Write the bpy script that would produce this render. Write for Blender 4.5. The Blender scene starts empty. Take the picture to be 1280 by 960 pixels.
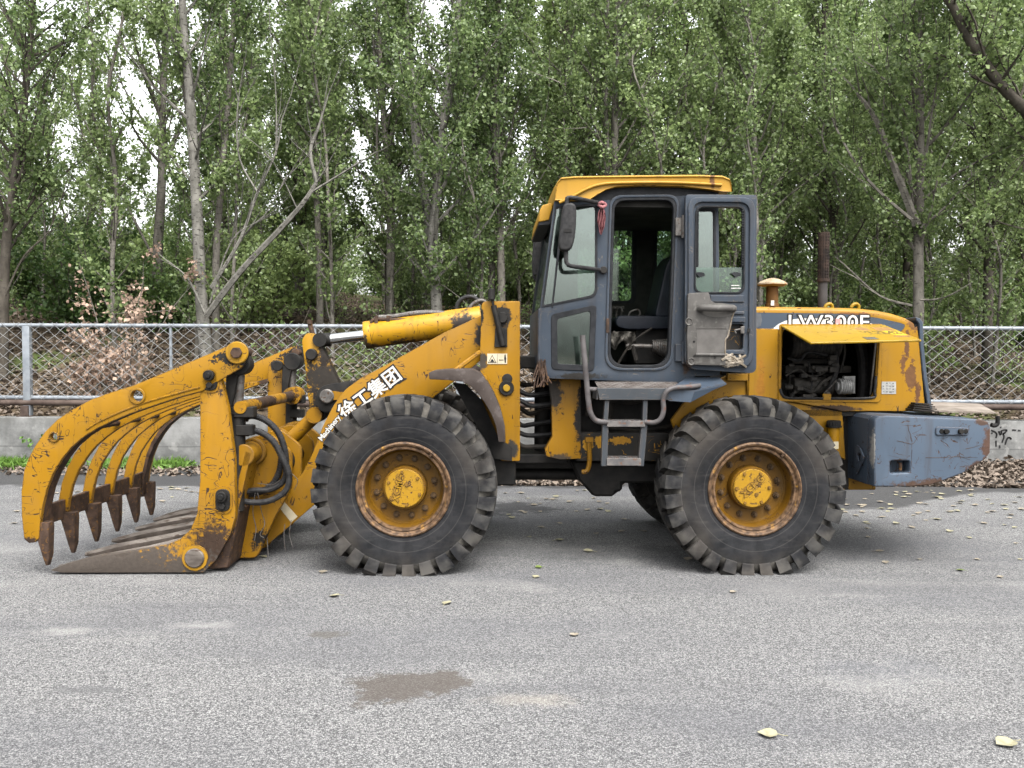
import bpy, bmesh, math, random
import numpy as np
from mathutils import Vector, Matrix, noise
from mathutils.geometry import delaunay_2d_cdt

scene = bpy.context.scene
COL = scene.collection
R = math.radians
random.seed(7)

# ------------------------------------------------------------------ camera
CAM_H = 1.70
FPX = 1100.0                      # focal length in pixels of a 1280 wide frame
cam_data = bpy.data.cameras.new('camera')
cam_data.sensor_width = 36.0
cam_data.lens = 36.0 * FPX / 1280.0
cam_data.clip_start = 0.1
cam_data.clip_end = 1500
cam = bpy.data.objects.new('camera', cam_data)
COL.objects.link(cam)
CAM_M = (Matrix.Translation((0, 0, CAM_H)) @ Matrix.Rotation(R(90) - math.atan(40 / FPX), 4, 'X')
         @ Matrix.Rotation(R(0.21), 4, 'Z'))
cam.matrix_world = CAM_M
scene.camera = cam

# ------------------------------------------------------------------ sky, sun, exposure
SUN_EL, SUN_AZ = R(58), R(158)    # azimuth measured from +Y towards +X
world = bpy.data.worlds.new('World')
scene.world = world
world.use_nodes = True
wn = world.node_tree
bg = wn.nodes['Background']
sky = wn.nodes.new('ShaderNodeTexSky')
sky.sky_type = 'NISHITA'
sky.sun_disc = False
sky.sun_elevation = SUN_EL
sky.sun_rotation = SUN_AZ
sky.dust_density = 6.0
sky.air_density = 1.5
hs = wn.nodes.new('ShaderNodeHueSaturation')
hs.inputs['Saturation'].default_value = 0.12      # an overcast, nearly colourless sky
wn.links.new(sky.outputs[0], hs.inputs['Color'])
wn.links.new(hs.outputs[0], bg.inputs['Color'])
bg.inputs['Strength'].default_value = 0.15
sun_d = bpy.data.lights.new('sun', 'SUN')
sun_d.energy = 0.9
sun_d.angle = R(35)
sun_d.color = (1.0, 0.96, 0.9)
sun = bpy.data.objects.new('sun', sun_d)
COL.objects.link(sun)
sd = Vector((math.sin(SUN_AZ) * math.cos(SUN_EL), math.cos(SUN_AZ) * math.cos(SUN_EL), math.sin(SUN_EL)))
sun.rotation_euler = sd.to_track_quat('Z', 'Y').to_euler()
sun.location = (0, -10, 30)
scene.view_settings.view_transform = 'Standard'
scene.view_settings.look = 'None'
scene.view_settings.gamma = 1.0
scene.view_settings.exposure = 2.15
scene.render.engine = 'CYCLES'
scene.cycles.max_bounces = 6
scene.cycles.diffuse_bounces = 4
scene.cycles.glossy_bounces = 2
scene.cycles.transparent_max_bounces = 12
scene.cycles.caustics_reflective = False
scene.cycles.caustics_refractive = False

# ------------------------------------------------------------------ photo pixel -> place
def ray(px, py):
    d = Vector(((px - 640) / FPX, -(py - 480) / FPX, -1.0))
    return CAM_M.translation.copy(), (CAM_M.to_3x3() @ d).normalized()

def W(px, py, Y):                 # on the plane at distance Y
    o, d = ray(px, py)
    return o + d * ((Y - o.y) / d.y)

def G(px, py, z=0.0):             # on the ground
    o, d = ray(px, py)
    return o + d * ((z - o.z) / d.z)

LOADER_M = Matrix.Translation((0.44, 7.76, 0)) @ Matrix.Rotation(R(1.5), 4, 'Z')
LOADER_I = LOADER_M.inverted()

def P(px, py, yl):                # on a lengthwise plane of the loader, in its own axes
    o, d = ray(px, py)
    o = LOADER_I @ o
    d = LOADER_I.to_3x3() @ d
    return o + d * ((yl - o.y) / d.y)

def PL(pts, yl):
    return [(lambda v: (v.x, v.z))(P(a, b, yl)) for a, b in pts]

# ------------------------------------------------------------------ mesh building
class MB:
    def __init__(s):
        s.v = []; s.f = []; s.m = []

    def add(s, vs, fs, mi=0):
        k = len(s.v)
        s.v += [tuple(v) for v in vs]
        s.f += [tuple(i + k for i in f) for f in fs]
        s.m += [mi] * len(fs)
        return s

    def box(s, lo, hi, mi=0, M=None):
        x0, y0, z0 = lo; x1, y1, z1 = hi
        x0, x1 = min(x0, x1), max(x0, x1); y0, y1 = min(y0, y1), max(y0, y1); z0, z1 = min(z0, z1), max(z0, z1)
        vs = [Vector(p) for p in ((x0, y0, z0), (x1, y0, z0), (x1, y1, z0), (x0, y1, z0), (x0, y0, z1), (x1, y0, z1), (x1, y1, z1), (x0, y1, z1))]
        if M: vs = [M @ v for v in vs]
        return s.add(vs, [(0, 3, 2, 1), (4, 5, 6, 7), (0, 1, 5, 4), (1, 2, 6, 5), (2, 3, 7, 6), (3, 0, 4, 7)], mi)

    def prism(s, poly, y0, y1, mi=0, holes=()):
        """flat plate of the (x,z) outline between y0 and y1, holes cut through"""
        def area(p): return sum(p[i - 1][0] * p[i][1] - p[i][0] * p[i - 1][1] for i in range(len(p)))
        loops = [list(poly)] + [list(h) for h in holes]
        if area(loops[0]) < 0: loops[0].reverse()
        for i in range(1, len(loops)):
            if area(loops[i]) > 0: loops[i].reverse()
        pts = []; edges = []
        for lp in loops:
            k = len(pts); n = len(lp)
            pts += [Vector(p) for p in lp]
            edges += [(k + i, k + (i + 1) % n) for i in range(n)]
        n = len(pts)
        vs = [(p[0], y0, p[1]) for p in pts] + [(p[0], y1, p[1]) for p in pts]
        fs = []
        if len(loops) == 1:
            fs.append(tuple(range(n)))
            fs.append(tuple(range(2 * n - 1, n - 1, -1)))
        else:
            ov, oe, of, ovi, oei, ofi = delaunay_2d_cdt(pts, edges, [], 1, 1e-7)
            mp = [o[0] if o else None for o in ovi]
            def inside(q, lp):
                c = False
                for i in range(len(lp)):
                    (x1, z1), (x2, z2) = lp[i - 1], lp[i]
                    if (z1 > q[1]) != (z2 > q[1]) and q[0] < (x2 - x1) * (q[1] - z1) / (z2 - z1) + x1: c = not c
                return c
            for f in of:
                ff = [mp[i] for i in f]
                if None in ff: continue
                q = sum((pts[i] for i in ff), Vector((0, 0))) / len(ff)
                if any(inside(q, h) for h in loops[1:]) or not inside(q, loops[0]): continue
                a = area([pts[i] for i in ff])
                if a < 0: ff.reverse()
                fs.append(tuple(ff))
                fs.append(tuple(i + n for i in reversed(ff)))
        for a, b in edges:
            fs.append((b, a, a + n, b + n))
        if y0 > y1: fs = [tuple(reversed(f)) for f in fs]
        return s.add(vs, fs, mi)

    def cyl(s, p0, p1, r0, r1=None, n=16, mi=0):
        p0, p1 = Vector(p0), Vector(p1)
        r1 = r0 if r1 is None else r1
        q = (p1 - p0).to_track_quat('Z', 'Y')
        vs = []
        for p, r in ((p0, r0), (p1, r1)):
            for i in range(n):
                a = 2 * math.pi * i / n
                vs.append(p + q @ Vector((r * math.cos(a), r * math.sin(a), 0)))
        fs = [(i, (i + 1) % n, n + (i + 1) % n, n + i) for i in range(n)]
        fs += [tuple(range(n - 1, -1, -1)), tuple(range(n, 2 * n))]
        return s.add(vs, fs, mi)

    def tube(s, pts, r, n=8, mi=0, sub=0, r1=None):
        pts = [Vector(p) for p in pts]
        if sub: pts = catmull(pts, sub)
        N = len(pts)
        vs = []
        ref = None
        for i, p in enumerate(pts):
            t = (pts[min(i + 1, N - 1)] - pts[max(i - 1, 0)]).normalized()
            if ref is None:
                ref = t.orthogonal().normalized()
            else:
                ref = (ref - t * ref.dot(t))
                ref = ref.normalized() if ref.length > 1e-6 else t.orthogonal().normalized()
            b = t.cross(ref)
            rr = r if r1 is None else r + (r1 - r) * i / (N - 1)
            for k in range(n):
                a = 2 * math.pi * k / n
                vs.append(p + (ref * math.cos(a) + b * math.sin(a)) * rr)
        fs = []
        for i in range(N - 1):
            for k in range(n):
                fs.append((i * n + k, i * n + (k + 1) % n, (i + 1) * n + (k + 1) % n, (i + 1) * n + k))
        fs += [tuple(range(n - 1, -1, -1)), tuple((N - 1) * n + k for k in range(n))]
        return s.add(vs, fs, mi)

    def lathe(s, prof, origin=(0, 0, 0), n=48, mi=0, axis='y', mis=None):
        """prof: list of (along, radius); turned about the axis"""
        o = Vector(origin)
        vs = []
        for a, r in prof:
            for i in range(n):
                t = 2 * math.pi * i / n
                if axis == 'y': vs.append(o + Vector((r * math.cos(t), a, r * math.sin(t))))
                else: vs.append(o + Vector((r * math.cos(t), r * math.sin(t), a)))
        for j in range(len(prof) - 1):
            fs = []
            for i in range(n):
                f = (j * n + i, j * n + (i + 1) % n, (j + 1) * n + (i + 1) % n, (j + 1) * n + i)
                fs.append(f if axis != 'y' else tuple(reversed(f)))
            k = len(s.v) if j == 0 else k
            if j == 0: s.v += [tuple(v) for v in vs]
            s.f += [tuple(q + k for q in f) for f in fs]
            s.m += [mis[j] if mis else mi] * len(fs)
        return s

    def build(s, name, mats, parent=None, bevel=0.0, seg=1, ang=32, center=False, M=None, recalc=True):
        me = bpy.data.meshes.new(name)
        vs = [tuple(M @ Vector(v)) for v in s.v] if M else s.v
        off = Vector((0, 0, 0))
        if center:
            xs = [v[0] for v in vs]; ys = [v[1] for v in vs]; zs = [v[2] for v in vs]
            off = Vector(((min(xs) + max(xs)) / 2, (min(ys) + max(ys)) / 2, min(zs)))
            vs = [tuple(Vector(v) - off) for v in vs]
        me.from_pydata(vs, [], s.f)
        for mt in (mats if isinstance(mats, (list, tuple)) else [mats]): me.materials.append(mt)
        me.polygons.foreach_set('material_index', s.m)
        bm = bmesh.new(); bm.from_mesh(me)
        if recalc: bmesh.ops.recalc_face_normals(bm, faces=bm.faces)
        if bevel > 0:
            es = [e for e in bm.edges if len(e.link_faces) == 2 and e.calc_face_angle(0) > R(38)]
            bmesh.ops.bevel(bm, geom=es, offset=bevel, segments=seg, profile=0.6, affect='EDGES', clamp_overlap=True)
        for f in bm.faces: f.smooth = True
        for e in bm.edges: e.smooth = len(e.link_faces) == 2 and e.calc_face_angle(0) < R(ang)
        bm.to_mesh(me); bm.free()
        o = bpy.data.objects.new(name, me)
        COL.objects.link(o)
        if parent: o.parent = parent
        o.location = off
        return o

def catmull(pts, sub):
    pts = [Vector(p) for p in pts]
    out = []
    N = len(pts)
    for i in range(N - 1):
        p0 = pts[max(i - 1, 0)]; p1 = pts[i]; p2 = pts[i + 1]; p3 = pts[min(i + 2, N - 1)]
        for k in range(sub):
            t = k / sub
            out.append(0.5 * ((2 * p1) + (p2 - p0) * t + (2 * p0 - 5 * p1 + 4 * p2 - p3) * t * t + (3 * p1 - p0 - 3 * p2 + p3) * t ** 3))
    out.append(pts[-1])
    return out

def smooth2(pts, sub=4):
    return [(v.x, v.y) for v in catmull([Vector((a, b, 0)) for a, b in pts], sub)]

def fillet(poly, r, n=5):
    out = []
    N = len(poly)
    for i in range(N):
        p = Vector(poly[i]); a = Vector(poly[i - 1]); b = Vector(poly[(i + 1) % N])
        rr = r[i] if isinstance(r, (list, tuple)) else r
        u = a - p; v = b - p
        if rr <= 0: out.append(tuple(p)); continue
        d = min(rr, u.length * .48, v.length * .48)
        p0 = p + u.normalized() * d; p1 = p + v.normalized() * d
        for k in range(n + 1):
            t = k / n
            out.append(tuple(p0 * (1 - t) ** 2 + p * 2 * t * (1 - t) + p1 * t * t))
    return out

def circ(c, r, n=18, a0=0.0):
    return [(c[0] + r * math.cos(a0 + 2 * math.pi * i / n), c[1] + r * math.sin(a0 + 2 * math.pi * i / n)) for i in range(n)]

def xz(v): return (v.x, v.z)

def empty(name, loc=(0, 0, 0), rz=0.0, parent=None):
    o = bpy.data.objects.new(name, None)
    o.empty_display_size = 0.2
    COL.objects.link(o)
    o.location = loc; o.rotation_euler = (0, 0, rz)
    if parent: o.parent = parent
    return o

def tag(o, label=None, cat=None, group=None, kind=None):
    if label: o['label'] = label
    if cat: o['category'] = cat
    if group: o['group'] = group
    if kind: o['kind'] = kind
    return o

def dup(o, parent=None, name=None):
    c = o.copy(); COL.objects.link(c)
    if parent: c.parent = parent
    return c

def text_mesh(body, size, bold=0.0, extrude=0.0, shear=0.0, spacing=1.0, align='CENTER'):
    cu = bpy.data.curves.new('lettering', 'FONT')
    cu.body = body; cu.size = size; cu.offset = bold; cu.extrude = extrude; cu.shear = shear
    cu.align_x = align; cu.align_y = 'CENTER'; cu.space_character = spacing
    cu.resolution_u = 3
    o = bpy.data.objects.new('lettering', cu); COL.objects.link(o)
    dg = bpy.context.evaluated_depsgraph_get()
    me = bpy.data.meshes.new_from_object(o.evaluated_get(dg))
    vs = [v.co.copy() for v in me.vertices]; fs = [tuple(p.vertices) for p in me.polygons]
    bpy.data.objects.remove(o); bpy.data.curves.remove(cu); bpy.data.meshes.remove(me)
    return vs, fs

# ------------------------------------------------------------------ materials
class NB:
    def __init__(s, name):
        s.mat = bpy.data.materials.new(name); s.mat.use_nodes = True
        s.nt = s.mat.node_tree; s.nt.nodes.clear()
        s.out = s.n('OutputMaterial')
        s.co = s.n('TexCoord').outputs['Object']

    def n(s, t, ins=None, **props):
        nd = s.nt.nodes.new('ShaderNode' + t)
        for k, v in props.items(): setattr(nd, k, v)
        for k, v in (ins or {}).items():
            if v is None: continue
            if isinstance(v, bpy.types.NodeSocket): s.nt.links.new(v, nd.inputs[k])
            else: nd.inputs[k].default_value = v
        return nd

    def m(s, op, a, b=None, c=None, clamp=False):
        nd = s.n('Math', {0: a, 1: b, 2: c}, operation=op); nd.use_clamp = clamp
        return nd.outputs[0]

    def vm(s, op, a, b=None):
        nd = s.n('VectorMath', {0: a, 1: b}, operation=op)
        return nd.outputs['Value'] if op in ('LENGTH', 'DOT_PRODUCT', 'DISTANCE') else nd.outputs[0]

    def mix(s, f, a, b, blend='MIX'):
        nd = s.n('Mix', data_type='RGBA', blend_type=blend)
        for k, v in ((0, f), (6, a), (7, b)):
            if isinstance(v, bpy.types.NodeSocket): s.nt.links.new(v, nd.inputs[k])
            else: nd.inputs[k].default_value = (v if k == 0 else (*v[:3], 1))
        return nd.outputs[2]

    def noise(s, scale, detail=3, co=None, dist=0.0, rough=.5):
        return s.n('TexNoise', {'Vector': co or s.co, 'Scale': scale, 'Detail': detail, 'Distortion': dist, 'Roughness': rough}).outputs['Fac']

    def map(s, scale=(1, 1, 1), rot=(0, 0, 0), loc=(0, 0, 0), co=None):
        return s.n('Mapping', {'Vector': co or s.co, 'Scale': scale, 'Rotation': rot, 'Location': loc}).outputs[0]

    def ss(s, x, lo, hi):
        return s.n('MapRange', {'Value': x, 'From Min': lo, 'From Max': hi}, interpolation_type='SMOOTHSTEP').outputs[0]

    def bsdf(s, color, rough=.5, metal=0.0, spec=.4, bump=None, bstr=.3, bdist=.01):
        nd = s.n('BsdfPrincipled', {'Base Color': color if isinstance(color, bpy.types.NodeSocket) else (*color[:3], 1), 'Roughness': rough, 'Metallic': metal,
                                    'Specular IOR Level': spec if metal > .8 else spec * .5})
        if bump is not None:
            b = s.n('Bump', {'Height': bump, 'Strength': bstr, 'Distance': bdist})
            s.nt.links.new(b.outputs[0], nd.inputs['Normal'])
        return nd

    def done(s, sh):
        s.nt.links.new(sh.outputs[0] if not isinstance(sh, bpy.types.NodeSocket) else sh, s.out.inputs[0])
        return s.mat

RUST = (.052, .028, .017)
GRIME = (.012, .011, .010)

K = .61                            # one knob for the darkness of all paints and metals
def kk(c): return tuple(q * K for q in c)
def paint(name, color, chip=.5, scr=.5, dirt=.3, blobs=(), rough=.4, edge=.7, under=RUST, grime=(.075, .048, .02), vary=.14):
    b = NB(name)
    color, under, grime = kk(color), kk(under), kk(grime)
    if color[0] > color[2] * 4: color = (color[0] * .68, color[1] * .715, color[2] * .42)      # the yellows
    blobs = [(c_, r_, kk(bc_), sh_) for c_, r_, bc_, sh_ in blobs]
    lo = tuple(c * (1 - vary) for c in color); hi = tuple(min(1, c * (1 + vary * .8)) for c in color)
    base = b.mix(b.noise(2.3, 5), lo, hi)
    # faded, slightly dusty cast in soft patches
    gcol = tuple(c * .8 + .018 for c in color)
    base = b.mix(b.m('MULTIPLY', b.ss(b.noise(5.5, 6), .45, .75), .35), base, gcol)
    streak = b.noise(1.0, 5, b.map((11, 11, 1.3)), .3)
    f = b.m('MULTIPLY', b.ss(streak, .48, .78), dirt)
    base = b.mix(f, base, grime)
    low = b.noise(3.1, 3)
    n3 = b.noise(38, 5, rough=.6)
    x = b.m('ADD', n3, b.m('MULTIPLY', b.m('SUBTRACT', low, .5), .55))
    chipf = b.ss(x, .80 - .14 * chip, .82 - .14 * chip)
    masks = [chipf]
    if scr > 0:
        for i, (sc, rot) in enumerate((((14, 9, 5), .5), ((5, 9, 15), -.4))):
            nz = b.noise(1.0, 2, b.map(sc, (0, rot, 0), (i * 7.3, 1, 2)), .6)
            line = b.m('SUBTRACT', 1.0, b.ss(b.m('ABSOLUTE', b.m('SUBTRACT', nz, .5)), .004, .012))
            gate = b.ss(b.noise(6.5, 2, b.map(loc=(3 + i, 9, 4))), .60 - .1 * scr, .64 - .1 * scr)
            masks.append(b.m('MULTIPLY', line, gate))
    if edge > 0:
        bv = b.n('Bevel', {'Radius': .012}, samples=4).outputs[0]
        gn = b.n('NewGeometry').outputs['Normal']
        d = b.vm('DOT_PRODUCT', bv, gn)
        e = b.m('SUBTRACT', 1.0, b.ss(d, .86, .985))
        en = b.ss(b.noise(19, 4), .56 - .2 * edge, .66 - .2 * edge)
        masks.append(b.m('MULTIPLY', e, en))
    wear = masks[0]
    for q in masks[1:]: wear = b.m('MAXIMUM', wear, q)
    ucol = b.mix(b.noise(25, 4), tuple(c * .45 for c in under), tuple(c * 1.5 for c in under))
    col = b.mix(wear, base, ucol)
    rgh = b.m('ADD', rough, b.m('MULTIPLY', b.m('MAXIMUM', wear, f), .38))
    if blobs:
        wob = b.m('ADD', b.m('MULTIPLY', b.m('SUBTRACT', b.noise(8, 4, rough=.6), .5), 2.6), b.m('MULTIPLY', b.m('SUBTRACT', b.noise(34, 5, rough=.7), .5), 2.6))
        for c, r, bc, sh in blobs:
            dd = b.vm('LENGTH', b.vm('DIVIDE', b.vm('SUBTRACT', b.co, tuple(c)), tuple(r)))
            dd = b.m('ADD', dd, b.m('MULTIPLY', wob, .55 if sh >= .3 else 1.0))
            mk = b.m('SUBTRACT', 1.0, b.ss(dd, 1.0 - sh, 1.0))
            bc2 = b.mix(n3, tuple(q * .55 for q in bc), tuple(min(1, q * 1.5) for q in bc))
            col = b.mix(mk, col, bc2)
            rgh = b.m('ADD', rgh, b.m('MULTIPLY', mk, .25), clamp=True)
    hgt = b.m('SUBTRACT', b.m('MULTIPLY', b.noise(11, 3), .35), wear)
    return b.done(b.bsdf(col, rgh, 0, .35, hgt, .35, .004))

def rough_mat(name, a, c, scale=12, rough=.75, bstr=.4, bdist=.006, detail=6, spec=.3, third=None, metal=0.0, stretch=(1, 1, 1)):
    b = NB(name)
    a, c = kk(a), kk(c); third = kk(third) if third else None
    co = b.map(stretch)
    n1 = b.noise(scale, detail, co, rough=.6)
    col = b.mix(b.ss(n1, .3, .7), a, c)
    if third:
        col = b.mix(b.ss(b.noise(scale * 2.7, 5, co), .56, .66), col, third)
    return b.done(b.bsdf(col, rough, metal, spec, n1, bstr, bdist))

def glass_mat(name, tint=(.5, .62, .55), dust=.35, gloss=.12):
    b = NB(name)
    tr = b.n('BsdfTransparent', {'Color': (*tint, 1)})
    gl = b.n('BsdfGlossy', {'Color': (.9, .95, .95, 1), 'Roughness': .06})
    df = b.n('BsdfDiffuse', {'Color': (.10, .125, .112, 1)})
    fr = b.n('LayerWeight', {'Blend': .25}).outputs['Fresnel']
    m1 = b.n('MixShader', {0: b.m('ADD', b.m('MULTIPLY', fr, .6), gloss), 1: tr.outputs[0], 2: gl.outputs[0]})
    d1 = b.ss(b.noise(4, 5), .35, .8)
    spk = b.m('MULTIPLY', b.ss(b.noise(17, 3, rough=.6), .60, .72), b.ss(b.noise(3, 2), .45, .62))
    f = b.m('ADD', b.m('MULTIPLY', d1, dust * .8), b.m('MULTIPLY', spk, dust * .5), clamp=True)
    m2 = b.n('MixShader', {0: f, 1: m1.outputs[0], 2: df.outputs[0]})
    return b.done(m2)

def leaf_mat(name, dark, light, trans=.35, rough=.45):
    b = NB(name)
    t = b.n('Attribute', attribute_name='tint').outputs['Fac']
    r = b.n('ObjectInfo').outputs['Random']
    f = b.m('ADD', t, b.m('MULTIPLY', b.m('SUBTRACT', r, .5), .5), clamp=True)
    col = b.mix(f, dark, light)
    p = b.bsdf(col, rough, 0, .9)
    tl = b.n('BsdfTranslucent', {'Color': b.mix(f, tuple(c * 1.1 for c in dark), tuple(c * 1.1 for c in light))})
    return b.done(b.n('MixShader', {0: trans, 1: p.outputs[0], 2: tl.outputs[0]}))

def bark_mat(name, a, c, mark=(.03, .027, .024)):
    b = NB(name)
    n1 = b.noise(9, 7, b.map((1, 1, .4)), rough=.65)
    col = b.mix(b.ss(n1, .3, .7), a, c)
    mk = b.ss(b.noise(1, 4, b.map((13, 13, 30))), .56, .65)
    col = b.mix(b.m('MULTIPLY', mk, .85), col, mark)
    return b.done(b.bsdf(col, .85, 0, .2, n1, .5, .02))

# ================================================================== THE SETTING
rng = np.random.default_rng(11)

# ---- asphalt
def asphalt():
    b = NB('worn_asphalt')
    vor = b.n('TexVoronoi', {'Vector': b.co, 'Scale': 115.0}, feature='F1')
    stone = b.ss(vor.outputs['Distance'], .15, .75)
    cellv = b.n('SeparateColor', {0: vor.outputs['Color']}).outputs[0]
    fine = b.noise(190, 4, rough=.75)
    base = b.mix(cellv, (.023, .023, .025), (.222, .221, .218))
    base = b.mix(b.m('MULTIPLY', stone, .72), base, (.017, .017, .019))
    base = b.mix(b.ss(fine, .53, .66), base, (.30, .297, .29))
    big = b.noise(.55, 5, b.map((.55, 1.3, 1)))
    base = b.mix(b.m('MULTIPLY', b.ss(big, .40, .72), .55), base, (.054, .055, .061))
    pale = b.noise(1.3, 4, b.map((.5, 1.2, 1), loc=(4, 2, 0)))
    base = b.mix(b.m('MULTIPLY', b.ss(pale, .55, .8), .3), base, (.225, .22, .21))
    trk = b.noise(1.0, 4, b.map((.16, 2.1, 1), (0, 0, .07), (3, 1, 0)))
    base = b.mix(b.m('MULTIPLY', b.ss(trk, .52, .68), .30), base, (.050, .050, .054))
    spots = b.ss(b.noise(6.5, 4, b.map(loc=(7, 2, 0)), rough=.6), .66, .74)
    base = b.mix(b.m('MULTIPLY', spots, .35), base, (.045, .043, .042))
    # damp dark strip along the foot of the wall, wider on the right
    sx = b.n('SeparateXYZ', {0: b.co})
    X, Y = sx.outputs[0], sx.outputs[1]
    edge = b.noise(.8, 4)
    wide = b.m('ADD', b.m('MULTIPLY', b.ss(X, 1.4, 2.4), 1.5), b.m('MULTIPLY', b.ss(X, 4.2, 5.4), -1.2))
    lim = b.m('SUBTRACT', 10.95, wide)
    lim = b.m('ADD', lim, b.m('MULTIPLY', b.m('SUBTRACT', edge, .5), 1.3))
    damp = b.ss(b.m('SUBTRACT', Y, lim), 0.0, .16)
    base = b.mix(b.m('MULTIPLY', damp, .80), base, (.022, .022, .0225))
    wob = b.noise(2.6, 5, rough=.65)
    fineW = b.noise(16, 3)
    def stain_or_shade(px, py, rx, ry, col, amt, skew=0.0, soft=.55):
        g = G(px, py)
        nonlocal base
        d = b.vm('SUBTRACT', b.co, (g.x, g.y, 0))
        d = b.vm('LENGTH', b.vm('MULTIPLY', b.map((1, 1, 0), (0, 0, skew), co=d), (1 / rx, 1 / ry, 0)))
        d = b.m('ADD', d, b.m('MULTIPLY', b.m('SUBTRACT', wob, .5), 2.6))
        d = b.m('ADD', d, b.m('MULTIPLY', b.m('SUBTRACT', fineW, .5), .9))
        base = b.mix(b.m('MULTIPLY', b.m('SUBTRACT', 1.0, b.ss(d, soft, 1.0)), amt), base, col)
    stain_or_shade(505, 856, .33, .22, (.046, .039, .033), .78, -.5, .7)
    stain_or_shade(405, 793, .15, .10, (.05, .045, .038), .6)
    stain_or_shade(120, 863, .20, .07, (.06, .06, .062), .6)
    stain_or_shade(85, 788, .26, .11, (.27, .265, .25), .26, 0, .0)
    stain_or_shade(660, 876, .30, .12, (.26, .23, .185), .22, 0, .0)
    stain_or_shade(645, 635, .45, .42, (.026, .026, .027), .75)
    stain_or_shade(250, 782, .30, .10, (.25, .245, .235), .28, 0, .1)
    stain_or_shade(1110, 835, .55, .30, (.07, .072, .08), .4, 0, 0)
    stain_or_shade(700, 690, 1.7, .55, (.035, .036, .038), .45, 0, .2)  # the loader's soft ground shade between the wheels, painted into the asphalt
    hgt = b.m('ADD', b.m('MULTIPLY', stone, -.6), b.m('MULTIPLY', fine, .6))
    rg = b.m('SUBTRACT', .88, b.m('MULTIPLY', damp, .12))
    return b.done(b.bsdf(base, rg, 0, .3, hgt, .55, .006))

def quad_sheet(name, x0, x1, y0, y1, z, m):
    mb = MB().add([(x0, y0, z), (x1, y0, z), (x1, y1, z), (x0, y1, z)], [(0, 1, 2, 3)])
    o = mb.build(name, m, recalc=False)
    return tag(o, kind='structure')

WALL_Y = 12.85
quad_sheet('ground', -400, 400, -300, 500, -.05, rough_mat('bare_soil', (.10, .085, .06), (.17, .15, .11), 3))
quad_sheet('asphalt_yard', -60, 60, -60, WALL_Y + .1, 0.0, asphalt())

# ---- wooded bank behind the wall
def bank_z(x, y):
    t = y - 13.2
    z = .50 + .30 * min(t, 6) * (.55 + .45 * min(1, max(0, t / 3)))
    if t > 6: z += .11 * min(t - 6, 10)
    if t > 16: z += .05 * min(t - 16, 14)
    if x < -3: z += .30 * min(1, (-3 - x) / 4) * min(1, t / 5)
    if x > 3: z -= .10 * min(1, (x - 3) / 4) * min(8, t) / 1.6
    z += .16 * (noise.noise((x * .35, y * .35, 3)) + .5 * noise.noise((x * .9, y * .9, 8)))
    return z

def bank():
    xs = np.arange(-40, 40.1, .8); ys = list(np.arange(13.12, 20, .35)) + list(np.arange(20, 30, .8)) + list(np.arange(30, 95, 3.0))
    vs = [(x, y, bank_z(x, y)) for y in ys for x in xs]
    n = len(xs)
    fs = [(j * n + i, j * n + i + 1, (j + 1) * n + i + 1, (j + 1) * n + i) for j in range(len(ys) - 1) for i in range(n - 1)]
    b = NB('leafy_soil')
    n1 = b.noise(7, 6, rough=.65)
    col = b.mix(b.ss(n1, .3, .7), (.026, .019, .013), (.070, .054, .037))
    col = b.mix(b.ss(b.noise(.5, 4), .5, .66), col, (.045, .062, .02))
    m = b.done(b.bsdf(col, .95, 0, .1, n1, .6, .04))
    tag(MB().add(vs, fs).build('wooded_bank', m, recalc=False, ang=80), kind='structure')
bank()

# ---- concrete wall
def concrete_wall():
    b = NB('weathered_concrete')
    n1 = b.noise(3.2, 7, rough=.6)
    col = b.mix(b.ss(n1, .32, .68), (.074, .075, .073), (.143, .143, .14))
    st = b.noise(1, 5, b.map((5, 5, .7)))
    col = b.mix(b.m('MULTIPLY', b.ss(st, .5, .75), .55), col, (.055, .055, .053))
    z = b.n('SeparateXYZ', {0: b.co}).outputs[2]
    lay = b.m('ADD', z, b.m('MULTIPLY', b.m('SUBTRACT', b.noise(.9, 3), .5), .05))
    joint = b.m('SUBTRACT', 1.0, b.ss(b.m('ABSOLUTE', b.m('SUBTRACT', lay, .335)), .004, .014))
    col = b.mix(b.m('MULTIPLY', joint, .55), col, (.045, .045, .045))
    col = b.mix(b.m('MULTIPLY', b.ss(b.noise(9, 5), .6, .7), .35), col, (.22, .216, .208))
    top = b.ss(z, .62, .74)
    col = b.mix(b.m('MULTIPLY', b.m('MULTIPLY', top, b.ss(b.noise(2.1, 5), .4, .6)), .5), col, (.065, .065, .06))
    m = b.done(b.bsdf(col, .9, 0, .25, b.noise(26, 6), .35, .01))
    mb = MB()
    x = -16.0; k = 0
    while x < 16:
        w = 4.0
        mb.box((x + .006, WALL_Y, -.04), (x + w - .006, WALL_Y + .32, .715))
        x += w
    return tag(mb.build('concrete_wall', m, bevel=.014, seg=2, center=True),
               'low grey weathered concrete wall running under the chain link fence', 'wall')
wall = concrete_wall()

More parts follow.
